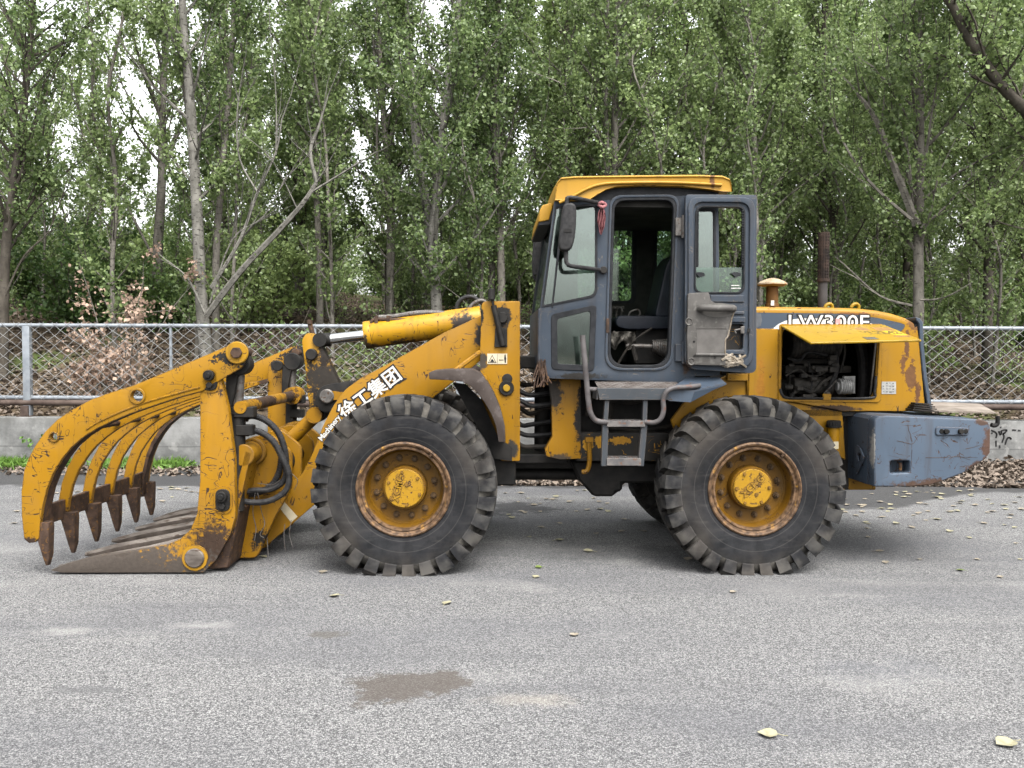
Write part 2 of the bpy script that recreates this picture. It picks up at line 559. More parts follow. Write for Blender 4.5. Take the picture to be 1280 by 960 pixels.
# ---- painted scrawl on the wall, at the right
paint_black = rough_mat('black_spray_paint', (.012, .012, .013), (.03, .03, .03), 20, .8)
def scrawl():
    mb = MB()
    strokes = [[(1239, 538), (1244, 540), (1246, 543), (1245, 547)], [(1239.5, 541), (1240.5, 542)], [(1245, 551), (1245, 558)],
               [(1248.5, 539), (1250, 543), (1252, 541.5), (1251, 539)], [(1251, 539), (1255, 537.5), (1258.5, 537.8), (1256, 541), (1254, 542.5), (1255, 546), (1252.5, 553)],
               [(1250.5, 534), (1251, 534.6)], [(1256.5, 555.5), (1258.5, 549), (1260.5, 547), (1263, 547.5), (1264, 549)],
               [(1265.5, 537.5), (1270, 537.8)], [(1272.5, 538), (1275.5, 538.3)], [(1249.5, 557), (1249.6, 560)]]
    for st in strokes:
        pts = [W(a, c, WALL_Y - .002) for a, c in st]
        if len(pts) > 2: pts = catmull(pts, 3)
        for p, q in zip(pts[:-1], pts[1:]):
            d = (q - p); u = d.normalized(); nrm = Vector((-u.z, 0, u.x)) * .0115
            e = u * .004
            y = Vector((0, -.0012, 0))
            a = p - e; c = q + e
            vs = [a - nrm, c - nrm, c + nrm, a + nrm]
            mb.add([v - y * 0 for v in vs] + [v + y * 2 for v in vs], [(0, 1, 2, 3), (4, 7, 6, 5), (0, 4, 5, 1), (1, 5, 6, 2), (2, 6, 7, 3), (3, 7, 4, 0)])
    o = mb.build('spray_scrawl', paint_black)
    o.parent = wall; o.matrix_parent_inverse = wall.matrix_basis.inverted()
scrawl()

# ---- fence: galvanised frame, woven wire
galv = rough_mat('galvanised_steel', (.19, .21, .235), (.30, .325, .35), 5, .5, .1, .003, spec=.5, metal=.25)
wire_m = rough_mat('galvanised_wire', (.25, .255, .26), (.40, .405, .41), 9, .5, .1, .002, spec=.5, metal=.2)
rust_pipe = rough_mat('rusty_brown_pipe', (.045, .030, .024), (.095, .070, .058), 7, .7, .3, .004)
FY = 13.0
FENCE = empty('chain_link_fence', (0, FY, .715), R(-.9))
tag(FENCE, 'galvanised chain link fence with white wire mesh above the concrete wall', 'fence')
def fence():
    zt, zb = 2.07, .995; o = .715
    X0, X1 = -12.0, 12.0
    MB().cyl((X0, 0, zt - o), (X1, 0, zt - o), .03, n=12).build('top_rail', galv, FENCE)
    MB().cyl((X0, 0, zb - o), (X1, 0, zb - o), .032, n=12).build('bottom_rail', galv, FENCE)
    posts = [W(29, 450, FY).x + 6.45 * k for k in range(-1, 3)]
    for x in posts:
        MB().box((x - .055, -.045, .0), (x + .055, .045, zt - o - .01)).build('fence_post', galv, FENCE, bevel=.012, seg=2)
    for x in posts:
        for q in (1, 2):
            xx = x + 2.15 * q
            MB().cyl((xx, .0, zb - o), (xx, .0, zt - o), .024, n=8).build('thin_post', galv, FENCE)
    mb = MB()
    dx, tanA = .193, .80
    hgt = zt - zb + .02
    run = hgt / tanA
    r = .0031
    n = int((X1 - X0) / dx)
    rnd = random.Random(5)
    for s in (1, -1):
        for i in range(-6, n + 6):
            xs = X0 + i * dx
            pts = []
            # woven wire: bends over its neighbour at each crossing
            steps = max(2, int(run / (dx / 2)))
            for k in range(steps + 1):
                t = k / steps
                xx = xs + s * run * t
                pts.append(Vector((xx + rnd.uniform(-.011, .011), -.036 + (.007 if (k + i) % 2 else -.007) * s, zb - o + t * hgt + rnd.uniform(-.004, .004))))
            tip = pts[-1] + Vector((s * .022, 0, .026)); low = pts[0] - Vector((s * .022, 0, .026))
            pts = [low] + pts + [tip]
            if min(p.x for p in pts) < X0 or max(p.x for p in pts) > X1: continue
            mb.tube(pts, r, 4)
    mb.build('wire_mesh', wire_m, FENCE, ang=70, recalc=False)
fence()
def pipe_rail():
    root = empty('pipe_rail', (0, FY - .02, .715), R(-.9))
    tag(root, 'rusty brown pipe rail on short posts along the top of the wall', 'rail')
    MB().cyl((-12, 0, .205), (12, 0, .205), .045, n=14).build('pipe', rust_pipe, root)
    x0 = W(29, 500, FY).x
    for k in range(-1, 3):
        x = x0 + 6.45 * k
        mb = MB().box((x - .07, -.06, .012), (x + .045, .06, .162)).box((x - .11, -.10, 0), (x + .09, .10, .012))
        mb.build('short_post', rust_pipe, root, bevel=.006)
pipe_rail()

# ------------------------------------------------------------------ foliage
LEAF_A = leaf_mat('poplar_leaf', (.058, .094, .030), (.225, .290, .115), .50)
LEAF_DEEP = leaf_mat('grove_leaf', (.068, .112, .032), (.250, .320, .118), .54)
LEAF_BUSH = leaf_mat('bush_leaf', (.030, .064, .016), (.135, .205, .055), .42)
LEAF_DEAD = leaf_mat('dry_leaf', (.16, .105, .075), (.42, .31, .235), .3, .7)
LITTER = leaf_mat('leaf_litter', (.034, .025, .017), (.165, .130, .103), .1, .8)
GRASSM = leaf_mat('grass_blade', (.045, .10, .014), (.14, .24, .045), .3)
BARK = bark_mat('poplar_bark', (.060, .055, .047), (.125, .116, .10))
BARK_PALE = bark_mat('pale_poplar_bark', (.062, .060, .052), (.135, .129, .115), (.018, .016, .014))
BARK_DARK = bark_mat('dark_bark', (.030, .026, .021), (.068, .06, .049))

def leaf_mesh(name, pos, size, m, rg, down=.35, flat=False, tint=None, width=.85, curl=.18):
    N = len(pos)
    d = rg.normal(size=(N, 3))
    if flat: d[:, 2] *= .25
    else: d[:, 2] -= down * 1.6
    d /= np.linalg.norm(d, axis=1)[:, None]
    a = rg.normal(size=(N, 3))
    if flat: a[:, 2] *= .3
    w = np.cross(d, a); 
    if flat:
        up = np.tile([0, 0, 1.0], (N, 1)) + rg.normal(size=(N, 3)) * .35
        w = np.cross(d, up)
    w /= np.linalg.norm(w, axis=1)[:, None] + 1e-9
    nrm = np.cross(w, d)
    s = size[:, None]
    v = np.empty((N, 5, 3))
    v[:, 0] = pos
    v[:, 1] = pos + d * s * .38 + w * s * .5 * width + nrm * s * curl
    v[:, 2] = pos + d * s * .95 + w * s * .06
    v[:, 3] = pos + d * s * .38 - w * s * .5 * width + nrm * s * curl * rg.uniform(.2, 1.4, (N, 1))
    v[:, 4] = pos + d * s * .10
    me = bpy.data.meshes.new(name)
    me.vertices.add(N * 4)
    me.vertices.foreach_set('co', v[:, :4].reshape(-1).astype(np.float32))
    me.loops.add(N * 6); me.polygons.add(N * 2)
    k = np.arange(N)[:, None] * 4
    idx = np.concatenate([k, k + 1, k + 2, k, k + 2, k + 3], axis=1).reshape(-1)
    me.loops.foreach_set('vertex_index', idx.astype(np.int32))
    me.polygons.foreach_set('loop_start', (np.arange(N * 2) * 3).astype(np.int32))
    me.polygons.foreach_set('loop_total', np.full(N * 2, 3, np.int32))
    me.update(calc_edges=True)
    at = me.attributes.new('tint', 'FLOAT', 'FACE')
    t = rg.beta(1.6, 2.2, N) if tint is None else tint
    at.data.foreach_set('value', np.repeat(t, 2).astype(np.float32))
    me.materials.append(m)
    return me

def limb(start, az, el, L, seg, rnd, up=.25, wob=.16):
    p = Vector(start); d = Vector((math.cos(az) * math.cos(el), math.sin(az) * math.cos(el), math.sin(el)))
    pts = [p.copy()]
    for i in range(seg):
        d = (d + Vector((rnd.uniform(-wob, wob), rnd.uniform(-wob, wob), rnd.uniform(-wob, wob) + up / seg))).normalized()
        p = p + d * (L / seg)
        pts.append(p.copy())
    return pts

LEAFK = 1.5
def grow_tree(seed, trunk, r0, crown0, crown_r, nleaf, leaf=.070, nprim=46, el=(38, 62), bare=0.0, extra=(), twigs=4, leaf_m=None, bark=None, r1=.03, zmax=None, wide_low=False):
    """trunk: list of points from the foot up. Returns (trunk mesh builder, leaf mesh)."""
    rnd = random.Random(seed); rg = np.random.default_rng(seed)
    mb = MB()
    tp = catmull([Vector(p) for p in trunk], 5)
    mb.tube(tp, r0, 10, 0, r1=r1)
    cum = [0.0]
    for a, c in zip(tp[:-1], tp[1:]): cum.append(cum[-1] + (c - a).length)
    H = cum[-1]
    def at(h):
        for i in range(1, len(cum)):
            if cum[i] >= h:
                t = (h - cum[i - 1]) / max(1e-6, cum[i] - cum[i - 1])
                return tp[i - 1].lerp(tp[i], t), r0 + (r1 - r0) * h / H
        return tp[-1], r1
    twl = []
    def add_limb(pts, ra, rb, leafy=True, tw=twigs):
        mb.tube(pts, ra, 5, 0, r1=rb)
        L = sum((c - a).length for a, c in zip(pts[:-1], pts[1:]))
        if leafy:
            for a, c in zip(pts[len(pts) // 3:-1], pts[len(pts) // 3 + 1:]): twl.append((a, c))
        for k in range(tw):
            i = rnd.randint(max(1, len(pts) // 4), len(pts) - 1)
            tpnt = pts[i]
            dv = (pts[i] - pts[i - 1]).normalized()
            az = math.atan2(dv.y, dv.x) + rnd.choice((-1, 1)) * rnd.uniform(.4, 1.2)
            q = limb(tpnt, az, math.asin(max(-1, min(1, dv.z))) + rnd.uniform(-.5, .3), L * rnd.uniform(.25, .55), 3, rnd, .1)
            mb.tube(q, .008 + ra * .15, 3, 0, r1=.003)
            if leafy:
                for a, c in zip(q[:-1], q[1:]): twl.append((a, c))
    ga = rnd.uniform(0, 6)
    for i in range(nprim):
        u = (i + rnd.random()) / nprim
        h = crown0 + (H - crown0) * u
        if h > H: continue
        p, r = at(h)
        ga += 2.4 + rnd.uniform(-.5, .5)
        shp = (.55 + .45 * math.sin(math.pi * min(1, u * 1.1 + .15))) * (1 - .55 * u)
        if wide_low: shp = 1.0 - .6 * u
        L = crown_r * shp * rnd.uniform(.7, 1.3)
        q = limb(p, ga, R(rnd.uniform(*el)), L, 6, rnd, .35)
        add_limb(q, max(.008, min(r * .45, .012 + L * .012)), .005, rnd.random() >= bare)
    for pts, ra, rb, leafy, tw in extra:
        add_limb(catmull([Vector(p) for p in pts], 4), ra, rb, leafy, tw)
    nleaf = int(nleaf * LEAFK)
    if nleaf and twl:
        A = np.array([list(a) for a, c in twl]); Bv = np.array([list(c) for a, c in twl])
        ln = np.linalg.norm(Bv - A, axis=1); pr = ln / ln.sum()
        # leaves sit in uneven clusters
        pr = pr * rg.gamma(.75, 1.0, len(pr)); pr /= pr.sum()
        ii = rg.choice(len(A), nleaf, p=pr)
        t = rg.random(nleaf)[:, None]
        pos = A[ii] * (1 - t) + Bv[ii] * t + rg.normal(size=(nleaf, 3)) * np.array([.085, .085, .08])
        size = rg.uniform(.5, 1.35, nleaf) * leaf
        lm = leaf_mesh('crown', pos, size, leaf_m or LEAF_A, rg)
    else: lm = None
    return mb, lm

def place_tree(name, mb, lm, loc, label, group, bark=None, rz=0.0, scale=1.0, cat='tree'):
    root = empty(name, loc, rz)
    root.scale = (scale,) * 3
    tag(root, label, cat, group)
    mb.build('trunk', bark or BARK, root, ang=60, recalc=False)
    if lm:
        o = bpy.data.objects.new('crown', lm); COL.objects.link(o); o.parent = root
    return root

def copy_thing(root, loc, rz, scale=1.0, label=None):
    r = root.copy(); COL.objects.link(r)
    r.location = loc; r.rotation_euler = (0, 0, rz); r.scale = (scale,) * 3
    if label: r['label'] = label
    for ch in root.children:
        c = ch.copy(); COL.objects.link(c); c.parent = r
        for g in ch.children:
            d = g.copy(); COL.objects.link(d); d.parent = c
    return r

def line(pts, Y, base, top=None):
    """trunk points relative to base, from photo pixels at distance Y"""
    return [W(a, c, Y) - base for a, c in pts]

# --- front row poplars, each read from the photograph
def foot(px, Y):
    x = W(px, 400, Y).x
    return Vector((x, Y, bank_z(x, Y)))

def front_trees():
    G1 = None
    # 1 thick pale leaning trunk on the left with two long half bare limbs
    Y = 15.2; b = foot(262, Y)
    tr = [Vector((0, 0, -.1))] + line([(252, 380), (246, 260), (238, 130), (230, 40), (226, -40), (222, -160), (215, -140)], Y, b)
    ex = [(line([(258, 395), (300, 340), (345, 292), (378, 255), (396, 228)], Y - .3, b), .060, .036, False, 2),
          (line([(396, 228), (388, 190), (398, 160), (410, 120)], Y - .3, b), .04, .012, False, 4),
          (line([(390, 240), (430, 215), (470, 190)], Y - .3, b), .025, .008, False, 3),
          (line([(264, 360), (300, 300), (322, 240), (345, 190), (352, 150)], Y - .6, b), .036, .010, False, 7),
          (line([(322, 240), (300, 200), (296, 150), (300, 110)], Y - .6, b), .02, .006, False, 5),
          (line([(345, 190), (345, 120), (338, 40)], Y - .6, b), .014, .005, False, 3),
          (line([(372, 262), (340, 200), (300, 165)], Y - .3, b), .014, .004, False, 3),
          (line([(228, 60), (190, 30), (140, 0)], Y - .2, b), .035, .012, True, 5),
          (line([(258, 395), (236, 350), (215, 330)], Y - .3, b), .03, .01, False, 4),
          (line([(262, 380), (290, 300), (330, 270), (360, 215)], Y - .9, b), .016, .005, False, 7)]
    mb, lm = grow_tree(101, tr, .118, 3.2, 1.6, 4200, nprim=20, extra=ex, bare=.3)
    place_tree('poplar_tree', mb, lm, b, 'thick pale leaning poplar behind the grapple with a long bare limb rising right', 'poplars along the fence', BARK_PALE)
    # 1b slimmer trunk close beside it
    Y = 15.7; b = foot(270, Y)
    tr = [Vector((0, 0, -.1))] + line([(270, 330), (276, 240), (284, 140), (291, 40), (296, -60), (300, -140)], Y, b)
    mb, lm = grow_tree(114, tr, .07, 3.4, 1.6, 3600, nprim=26)
    place_tree('poplar_tree', mb, lm, b, 'slim grey poplar trunk just right of the thick pale leaning one', 'poplars along the fence', BARK)
    # 2 straight trunk behind the engine hood
    Y = 15.0; b = foot(1147, Y)
    tr = [Vector((0, 0, -.1))] + line([(1148, 400), (1148, 300), (1150, 200), (1150, 100), (1152, 0), (1155, -120), (1155, -140)], Y, b)
    ex = [(line([(1146, 282), (1120, 215), (1095, 150), (1072, 118)], Y - .2, b), .075, .03, True, 5),
          (line([(1140, 275), (1085, 225), (1045, 160), (1030, 110)], Y - .4, b), .03, .01, True, 6),
          (line([(1140, 382), (1100, 370), (1060, 335), (1043, 320)], Y - .3, b), .022, .008, False, 3),
          (line([(1150, 375), (1180, 372), (1215, 353)], Y - .3, b), .018, .007, False, 3),
          (line([(1150, 285), (1180, 260), (1215, 220)], Y - .2, b), .03, .01, True, 5)]
    mb, lm = grow_tree(102, tr, .10, 2.6, 2.3, 9000, nprim=40, extra=ex)
    place_tree('poplar_tree', mb, lm, b, 'straight grey poplar behind the rear of the hood, thick limb forking left', 'poplars along the fence', BARK)
    # 3 pale double trunk in the middle
    Y = 16.0; b = foot(545, Y)
    tr = [Vector((0, 0, -.1))] + line([(546, 390), (541, 300), (550, 200), (560, 110), (572, 20), (580, -120), (590, -140)], Y, b)
    ex = [(line([(541, 310), (524, 200), (514, 100), (507, 0), (500, -140)], Y + .1, b), .10, .06, True, 9),
          (line([(544, 350), (600, 290), (640, 230)], Y - .3, b), .03, .01, True, 8)]
    mb, lm = grow_tree(103, tr, .115, 1.6, 2.0, 13000, nprim=46, extra=ex)
    place_tree('poplar_tree', mb, lm, b, 'pale double trunked poplar with leafy stems behind the lift arm in the middle', 'poplars along the fence', BARK_PALE)
    # 4 thin straight trunk
    Y = 17.5; b = foot(400, Y)
    tr = [Vector((0, 0, -.1))] + line([(399, 330), (394, 200), (392, 100), (388, 0), (386, -140)], Y, b)
    mb, lm = grow_tree(104, tr, .075, 2.6, 1.7, 6500, nprim=36)
    place_tree('poplar_tree', mb, lm, b, 'thin straight poplar trunk above the black bell crank of the loader', 'poplars along the fence', BARK)
    # 5 left trunk, in the corner
    Y = 15.4; b = foot(2, Y)
    tr = [Vector((0, 0, -.1))] + line([(6, 330), (16, 240), (28, 150), (38, 50), (45, -60), (50, -140)], Y, b)
    ex = [(line([(6, 370), (30, 320), (60, 290), (80, 240)], Y - .3, b), .02, .006, False, 5),
          (line([(8, 300), (40, 240), (70, 190)], Y, b), .02, .008, True, 6)]
    mb, lm = grow_tree(105, tr, .095, 2.2, 2.4, 6300, nprim=48, extra=ex)
    place_tree('poplar_tree', mb, lm, b, 'dark slim poplar trunk at the far left edge with a dense leafy crown', 'poplars along the fence', BARK_DARK)
    # 6 second left trunk
    Y = 18.0; b = foot(196, Y)
    tr = [Vector((0, 0, -.1))] + line([(197, 320), (202, 230), (203, 150), (206, 60), (208, -60), (210, -140)], Y, b)
    ex = [(line([(196, 330), (150, 240), (115, 170), (90, 120)], Y - .3, b), .03, .01, True, 8),
          (line([(203, 150), (170, 60), (150, 0)], Y, b), .03, .012, True, 6)]
    mb, lm = grow_tree(106, tr, .115, 3.0, 2.2, 4600, nprim=38, extra=ex)
    place_tree('poplar_tree', mb, lm, b, 'grey poplar trunk left of the thick leaning one, behind the dry brown shrub', 'poplars along the fence', BARK)
    # 7 tree just outside the right edge whose limb reaches in
    Y = 13.9; b = foot(1352, Y)
    tr = [Vector((0, 0, -.1))] + line([(1340, 350), (1318, 220), (1290, 150), (1250, 105), (1215, 55), (1185, -5), (1150, -90)], Y, b)
    ex = [(line([(1318, 225), (1345, 120), (1360, 0), (1370, -140)], Y, b), .08, .03, True, 8),
          (line([(1255, 112), (1215, 95), (1180, 70), (1150, 62)], Y, b), .03, .008, True, 6),
          (line([(1235, 95), (1260, 60), (1262, 10)], Y, b), .02, .008, True, 6),
          (line([(1300, 165), (1270, 215), (1230, 260)], Y, b), .018, .005, True, 7),
          (line([(1318, 290), (1275, 285), (1235, 270), (1208, 240)], Y, b), .016, .005, False, 4)]
    mb, lm = grow_tree(107, tr, .12, 2.4, 2.0, 9500, nprim=34, extra=ex, r1=.05, wide_low=True)
    place_tree('poplar_tree', mb, lm, b, 'tree at the right edge whose thick brown limb slants across the upper corner', 'poplars along the fence', BARK_DARK)
    # 8 twin stems above the cab
    Y = 17.0; b = foot(768, Y)
    tr = [Vector((0, 0, -.1))] + line([(768, 330), (768, 200), (769, 100), (772, 20), (775, -100), (775, -140)], Y, b)
    ex = [(line([(767, 330), (760, 200), (757, 100), (760, 0), (750, -120)], Y - .1, b), .05, .02, True, 8),
          (line([(770, 60), (800, 30), (830, 0)], Y, b), .02, .008, True, 5),
          (line([(770, 260), (815, 190), (850, 140)], Y, b), .025, .008, True, 6)]
    mb, lm = grow_tree(108, tr, .095, 2.6, 2.2, 10000, nprim=44, extra=ex)
    place_tree('poplar_tree', mb, lm, b, 'twin stemmed poplar rising behind the cab roof', 'poplars along the fence', BARK)
    # 9 trunk left of the middle pair
    Y = 18.5; b = foot(487, Y)
    tr = [Vector((0, 0, -.1))] + line([(488, 330), (487, 240), (480, 150), (474, 60), (470, -60), (468, -140)], Y, b)
    mb, lm = grow_tree(109, tr, .095, 2.4, 2.0, 7500, nprim=40)
    place_tree('poplar_tree', mb, lm, b, 'dark slim poplar just left of the pale double trunk', 'poplars along the fence', BARK)
    # 10 behind, between arm and cab
    Y = 17.0; b = foot(628, Y)
    tr = [Vector((0, 0, -.1))] + line([(626, 330), (622, 230), (618, 150), (622, 60), (625, -80), (630, -140)], Y, b)
    mb, lm = grow_tree(110, tr, .085, 1.9, 2.1, 10500, nprim=48)
    place_tree('poplar_tree', mb, lm, b, 'leafy poplar between the pale double trunk and the cab', 'poplars along the fence', BARK)
    # 11 right of the cab
    Y = 16.5; b = foot(948, Y)
    tr = [Vector((0, 0, -.1))] + line([(950, 330), (946, 230), (940, 130), (936, 40), (930, -80), (925, -140)], Y, b)
    mb, lm = grow_tree(111, tr, .07, 2.0, 2.1, 11500, nprim=50)
    place_tree('poplar_tree', mb, lm, b, 'slender leafy poplar behind the mushroom shaped air cleaner', 'poplars along the fence', BARK)
    # 12 tree standing behind the exhaust
    Y = 17.5; b = foot(1046, Y)
    tr = [Vector((0, 0, -.1))] + line([(1044, 330), (1040, 230), (1036, 130), (1030, 40), (1030, -80), (1030, -140)], Y, b)
    mb, lm = grow_tree(112, tr, .075, 1.8, 2.2, 11500, nprim=50)
    place_tree('poplar_tree', mb, lm, b, 'slender leafy poplar behind the exhaust stack', 'poplars along the fence', BARK_DARK)
    # 13 right of the straight trunk
    Y = 16.8; b = foot(1235, Y)
    tr = [Vector((0, 0, -.1))] + line([(1236, 330), (1240, 230), (1236, 130), (1240, 40), (1245, -80), (1250, -140)], Y, b)
    mb, lm = grow_tree(113, tr, .10, 1.6, 2.3, 11500, nprim=50)
    place_tree('poplar_tree', mb, lm, b, 'dark leafy tree above the fence on the right, right of the straight grey trunk', 'poplars along the fence', BARK_DARK)
front_trees()

# --- the grove behind
def grove():
    protos = []
    for k in range(6):
        rnd = random.Random(300 + k)
        tall = k >= 3
        H = (12.6 if tall else 9.4) + .4 * (k % 3)
        tr = [Vector((0, 0, -.2))] + [Vector((rnd.uniform(-.18, .18) * j * .4, rnd.uniform(-.18, .18) * j * .4, H * j / 6)) for j in range(1, 7)]
        mb, lm = grow_tree(200 + k, tr, .075 + .012 * (k % 3), .8 + .5 * (k % 3), 2.0, 8600 if tall else 7200, leaf=.082, nprim=64 if tall else 50, leaf_m=LEAF_DEEP, twigs=3)
        protos.append((mb, lm, BARK if k % 2 else BARK_DARK))
    slim = []
    for k in range(3):
        rnd = random.Random(330 + k)
        H = 6.5 + k
        tr = [Vector((0, 0, -.2))] + [Vector((rnd.uniform(-.2, .2) * j * .5, rnd.uniform(-.2, .2) * j * .5, H * j / 6)) for j in range(1, 7)]
        mb, lm = grow_tree(240 + k, tr, .032 + .006 * k, .6, 1.0, 1700, leaf=.072, nprim=30, leaf_m=LEAF_A, twigs=2, r1=.010)
        slim.append((mb, lm, BARK))
    used = {}
    rnd = random.Random(77)
    def put(key, data, loc, lab, grp, rz, sc, nm):
        if key not in used:
            mb, lm, bk = data
            used[key] = place_tree(nm, mb, lm, loc, lab, grp, bk, rz, sc)
        else:
            r = copy_thing(used[key], loc, rz, sc, lab); r['group'] = grp
    rows = [(19.5, 2.1), (22, 2.1), (24.5, 2.2), (27.5, 2.4), (31, 2.6), (36, 3.6)]
    for Y, sp in rows:
        half = Y * .66
        x = -half - 7
        while x < half + 4:
            xx = x + rnd.uniform(-.6, .6); yy = Y + rnd.uniform(-.9, .9)
            px = 640 + xx / yy * FPX
            x += sp
            if -70 < px < 280 and (Y > 33 or rnd.random() < .84): continue
            if 330 <= px < 700 and rnd.random() < (.28 if Y < 30 else .5): continue
            if 425 < px < 520 and Y > 20: continue
            k = rnd.randrange(3) + (3 if Y > 23 else 0)
            side = 'left' if px < 430 else ('middle' if px < 900 else 'right')
            lab = {'left': 'slender poplar deep in the grove on the left, pale sky showing between its leaves',
                   'middle': 'slender poplar deep in the grove behind the boom and cab',
                   'right': 'slender poplar deep in the dense grove behind the hood'}[side]
            put(k, protos[k], (xx, yy, bank_z(xx, yy)), lab, 'slender poplars deep in the grove, ' + side, rnd.uniform(0, 6.28), rnd.uniform(.88, 1.1), 'grove_poplar')
    for Y, sp in ((16.2, 1.35), (18.6, 1.3), (21, 1.5), (25, 1.9)):
        x = -Y * .62
        while x < Y * .62:
            xx = x + rnd.uniform(-.5, .5); yy = Y + rnd.uniform(-.9, .9); x += sp
            px = 640 + xx / yy * FPX
            if (px < 260 and rnd.random() < .22) or 440 < px < 470: continue
            k = rnd.randrange(3)
            put('s%d' % k, slim[k], (xx, yy, bank_z(xx, yy)), 'thin young poplar stem, wrist thick, with sparse leaves among the bigger trunks', 'thin young stems among the poplars', rnd.uniform(0, 6.28), rnd.uniform(.8, 1.2), 'young_poplar')
grove()

# --- bushes on the bank
def bush_mesh(seed, w, h, n, m, leaf=.06, stems=9, dry=False):
    rnd = random.Random(seed); rg = np.random.default_rng(seed)
    mb = MB(); segs = []
    for i in range(stems):
        az = rnd.uniform(0, 6.28)
        q = limb((rnd.uniform(-.15, .15) * w, rnd.uniform(-.15, .15) * w, -.05), az, R(rnd.uniform(42, 85)), h * rnd.uniform(.7, 1.15), 6, rnd, .1, .22)
        mb.tube(q, .014, 4, 0, r1=.004)
        for a, c in zip(q[1:-1], q[2:]): segs.append((a, c))
        for k in range(5):
            j = rnd.randint(1, 6)
            t = limb(q[j], rnd.uniform(0, 6.28), R(rnd.uniform(-5, 55)), w * rnd.uniform(.2, .5), 3, rnd, .1, .2)
            mb.tube(t, .007, 3, 0, r1=.002)
            for a, c in zip(t[:-1], t[1:]): segs.append((a, c))
    A = np.array([list(a) for a, c in segs]); B = np.array([list(c) for a, c in segs])
    pr = rg.gamma(1.0, 1.0, len(A)); pr /= pr.sum()
    ii = rg.choice(len(A), n, p=pr); t = rg.random(n)[:, None]
    pos = A[ii] * (1 - t) + B[ii] * t + rg.normal(size=(n, 3)) * (.05 if dry else .09)
    lm = leaf_mesh('foliage', pos, rg.uniform(.5, 1.3, n) * leaf, m, rg, .1)
    return mb, lm

def place_bush(name, mb, lm, loc, label, group=None, bark=None, rz=0.0, sc=1.0, cat='shrub'):
    root = empty(name, loc, rz); root.scale = (sc,) * 3
    tag(root, label, cat, group)
    mb.build('stems', bark or BARK_DARK, root, ang=60, recalc=False)
    o = bpy.data.objects.new('foliage', lm); COL.objects.link(o); o.parent = root
    return root

def bushes():
    Y = 17.6; b = foot(92, Y)
    place_bush('green_shrub', *bush_mesh(401, 2.4, 1.9, 9000, LEAF_BUSH, .085, 16), (b.x, b.y, b.z - .15), 'dense bright green shrub on the bank at the left above the fence', 'green shrubs')
    Y = 20.5; b = foot(50, Y)
    place_bush('green_shrub', *bush_mesh(402, 2.6, 2.4, 8000, LEAF_BUSH, .09, 14), b, 'tall green shrub behind the bright one at the far left', 'green shrubs')
    Y = 14.5; b = foot(172, Y)
    place_bush('dry_shrub', *bush_mesh(403, 1.3, 2.2, 1400, LEAF_DEAD, .075, 9, True), b, 'dry shrub with curled pale brown leaves behind the fence at the left', 'dry brown shrubs', BARK)
    Y = 14.2; b = foot(122, Y)
    place_bush('dry_shrub', *bush_mesh(404, 1.0, 1.2, 700, LEAF_DEAD, .07, 8, True), b, 'low dry shrub with tan leaves, left of the taller dry one', 'dry brown shrubs', BARK)
    pr = [bush_mesh(410 + k, 1.5 + .3 * k, 1.5 + .25 * k, 3600, (LEAF_BUSH, LEAF_DEEP, LEAF_DEEP)[k], .085, 10 + 2 * k) for k in range(3)]
    thin = [bush_mesh(420 + k, 1.0, 1.3 + .4 * k, 320, LEAF_DEEP, .07, 12) for k in range(2)]
    rnd = random.Random(9)
    used = {}
    spots = []
    for Y, sp in ((15.6, 1.9), (18.6, 1.7), (23, 1.7), (27, 1.9), (32, 2.2), (38, 2.4), (46, 2.6)):
        half = Y * .64
        x = -half
        while x < half:
            spots.append((x + rnd.uniform(-.6, .6), Y + rnd.uniform(-.8, .8)))
            x += sp
    for x, y in spots:
        px = 640 + x / y * FPX
        if y < 17 and px < 330: continue
        if y < 20 and px < 60: continue
        k = rnd.randrange(3) if y > 22 or (rnd.random() < .35) else 3 + rnd.randrange(2)
        loc = (x, y, bank_z(x, y) - .1); rz = rnd.uniform(0, 6.28)
        sc = rnd.uniform(.75, 1.15) * (1.0 if y < 25 else 1.35)
        if k >= 3:
            lab, grp, nm = 'thin twiggy sapling with few leaves on the bank behind the fence', 'thin saplings under the poplars', 'sapling'
        else:
            lab, grp, nm = 'leafy green undergrowth bush under the poplars', 'undergrowth bushes under the poplars', 'undergrowth_bush'
        if k not in used:
            mb, lm = (pr + thin)[k]
            used[k] = place_bush(nm, mb, lm, loc, lab, grp, None, rz, sc, 'bush' if k < 3 else 'sapling')
        else:
            copy_thing(used[k], loc, rz, sc)
bushes()

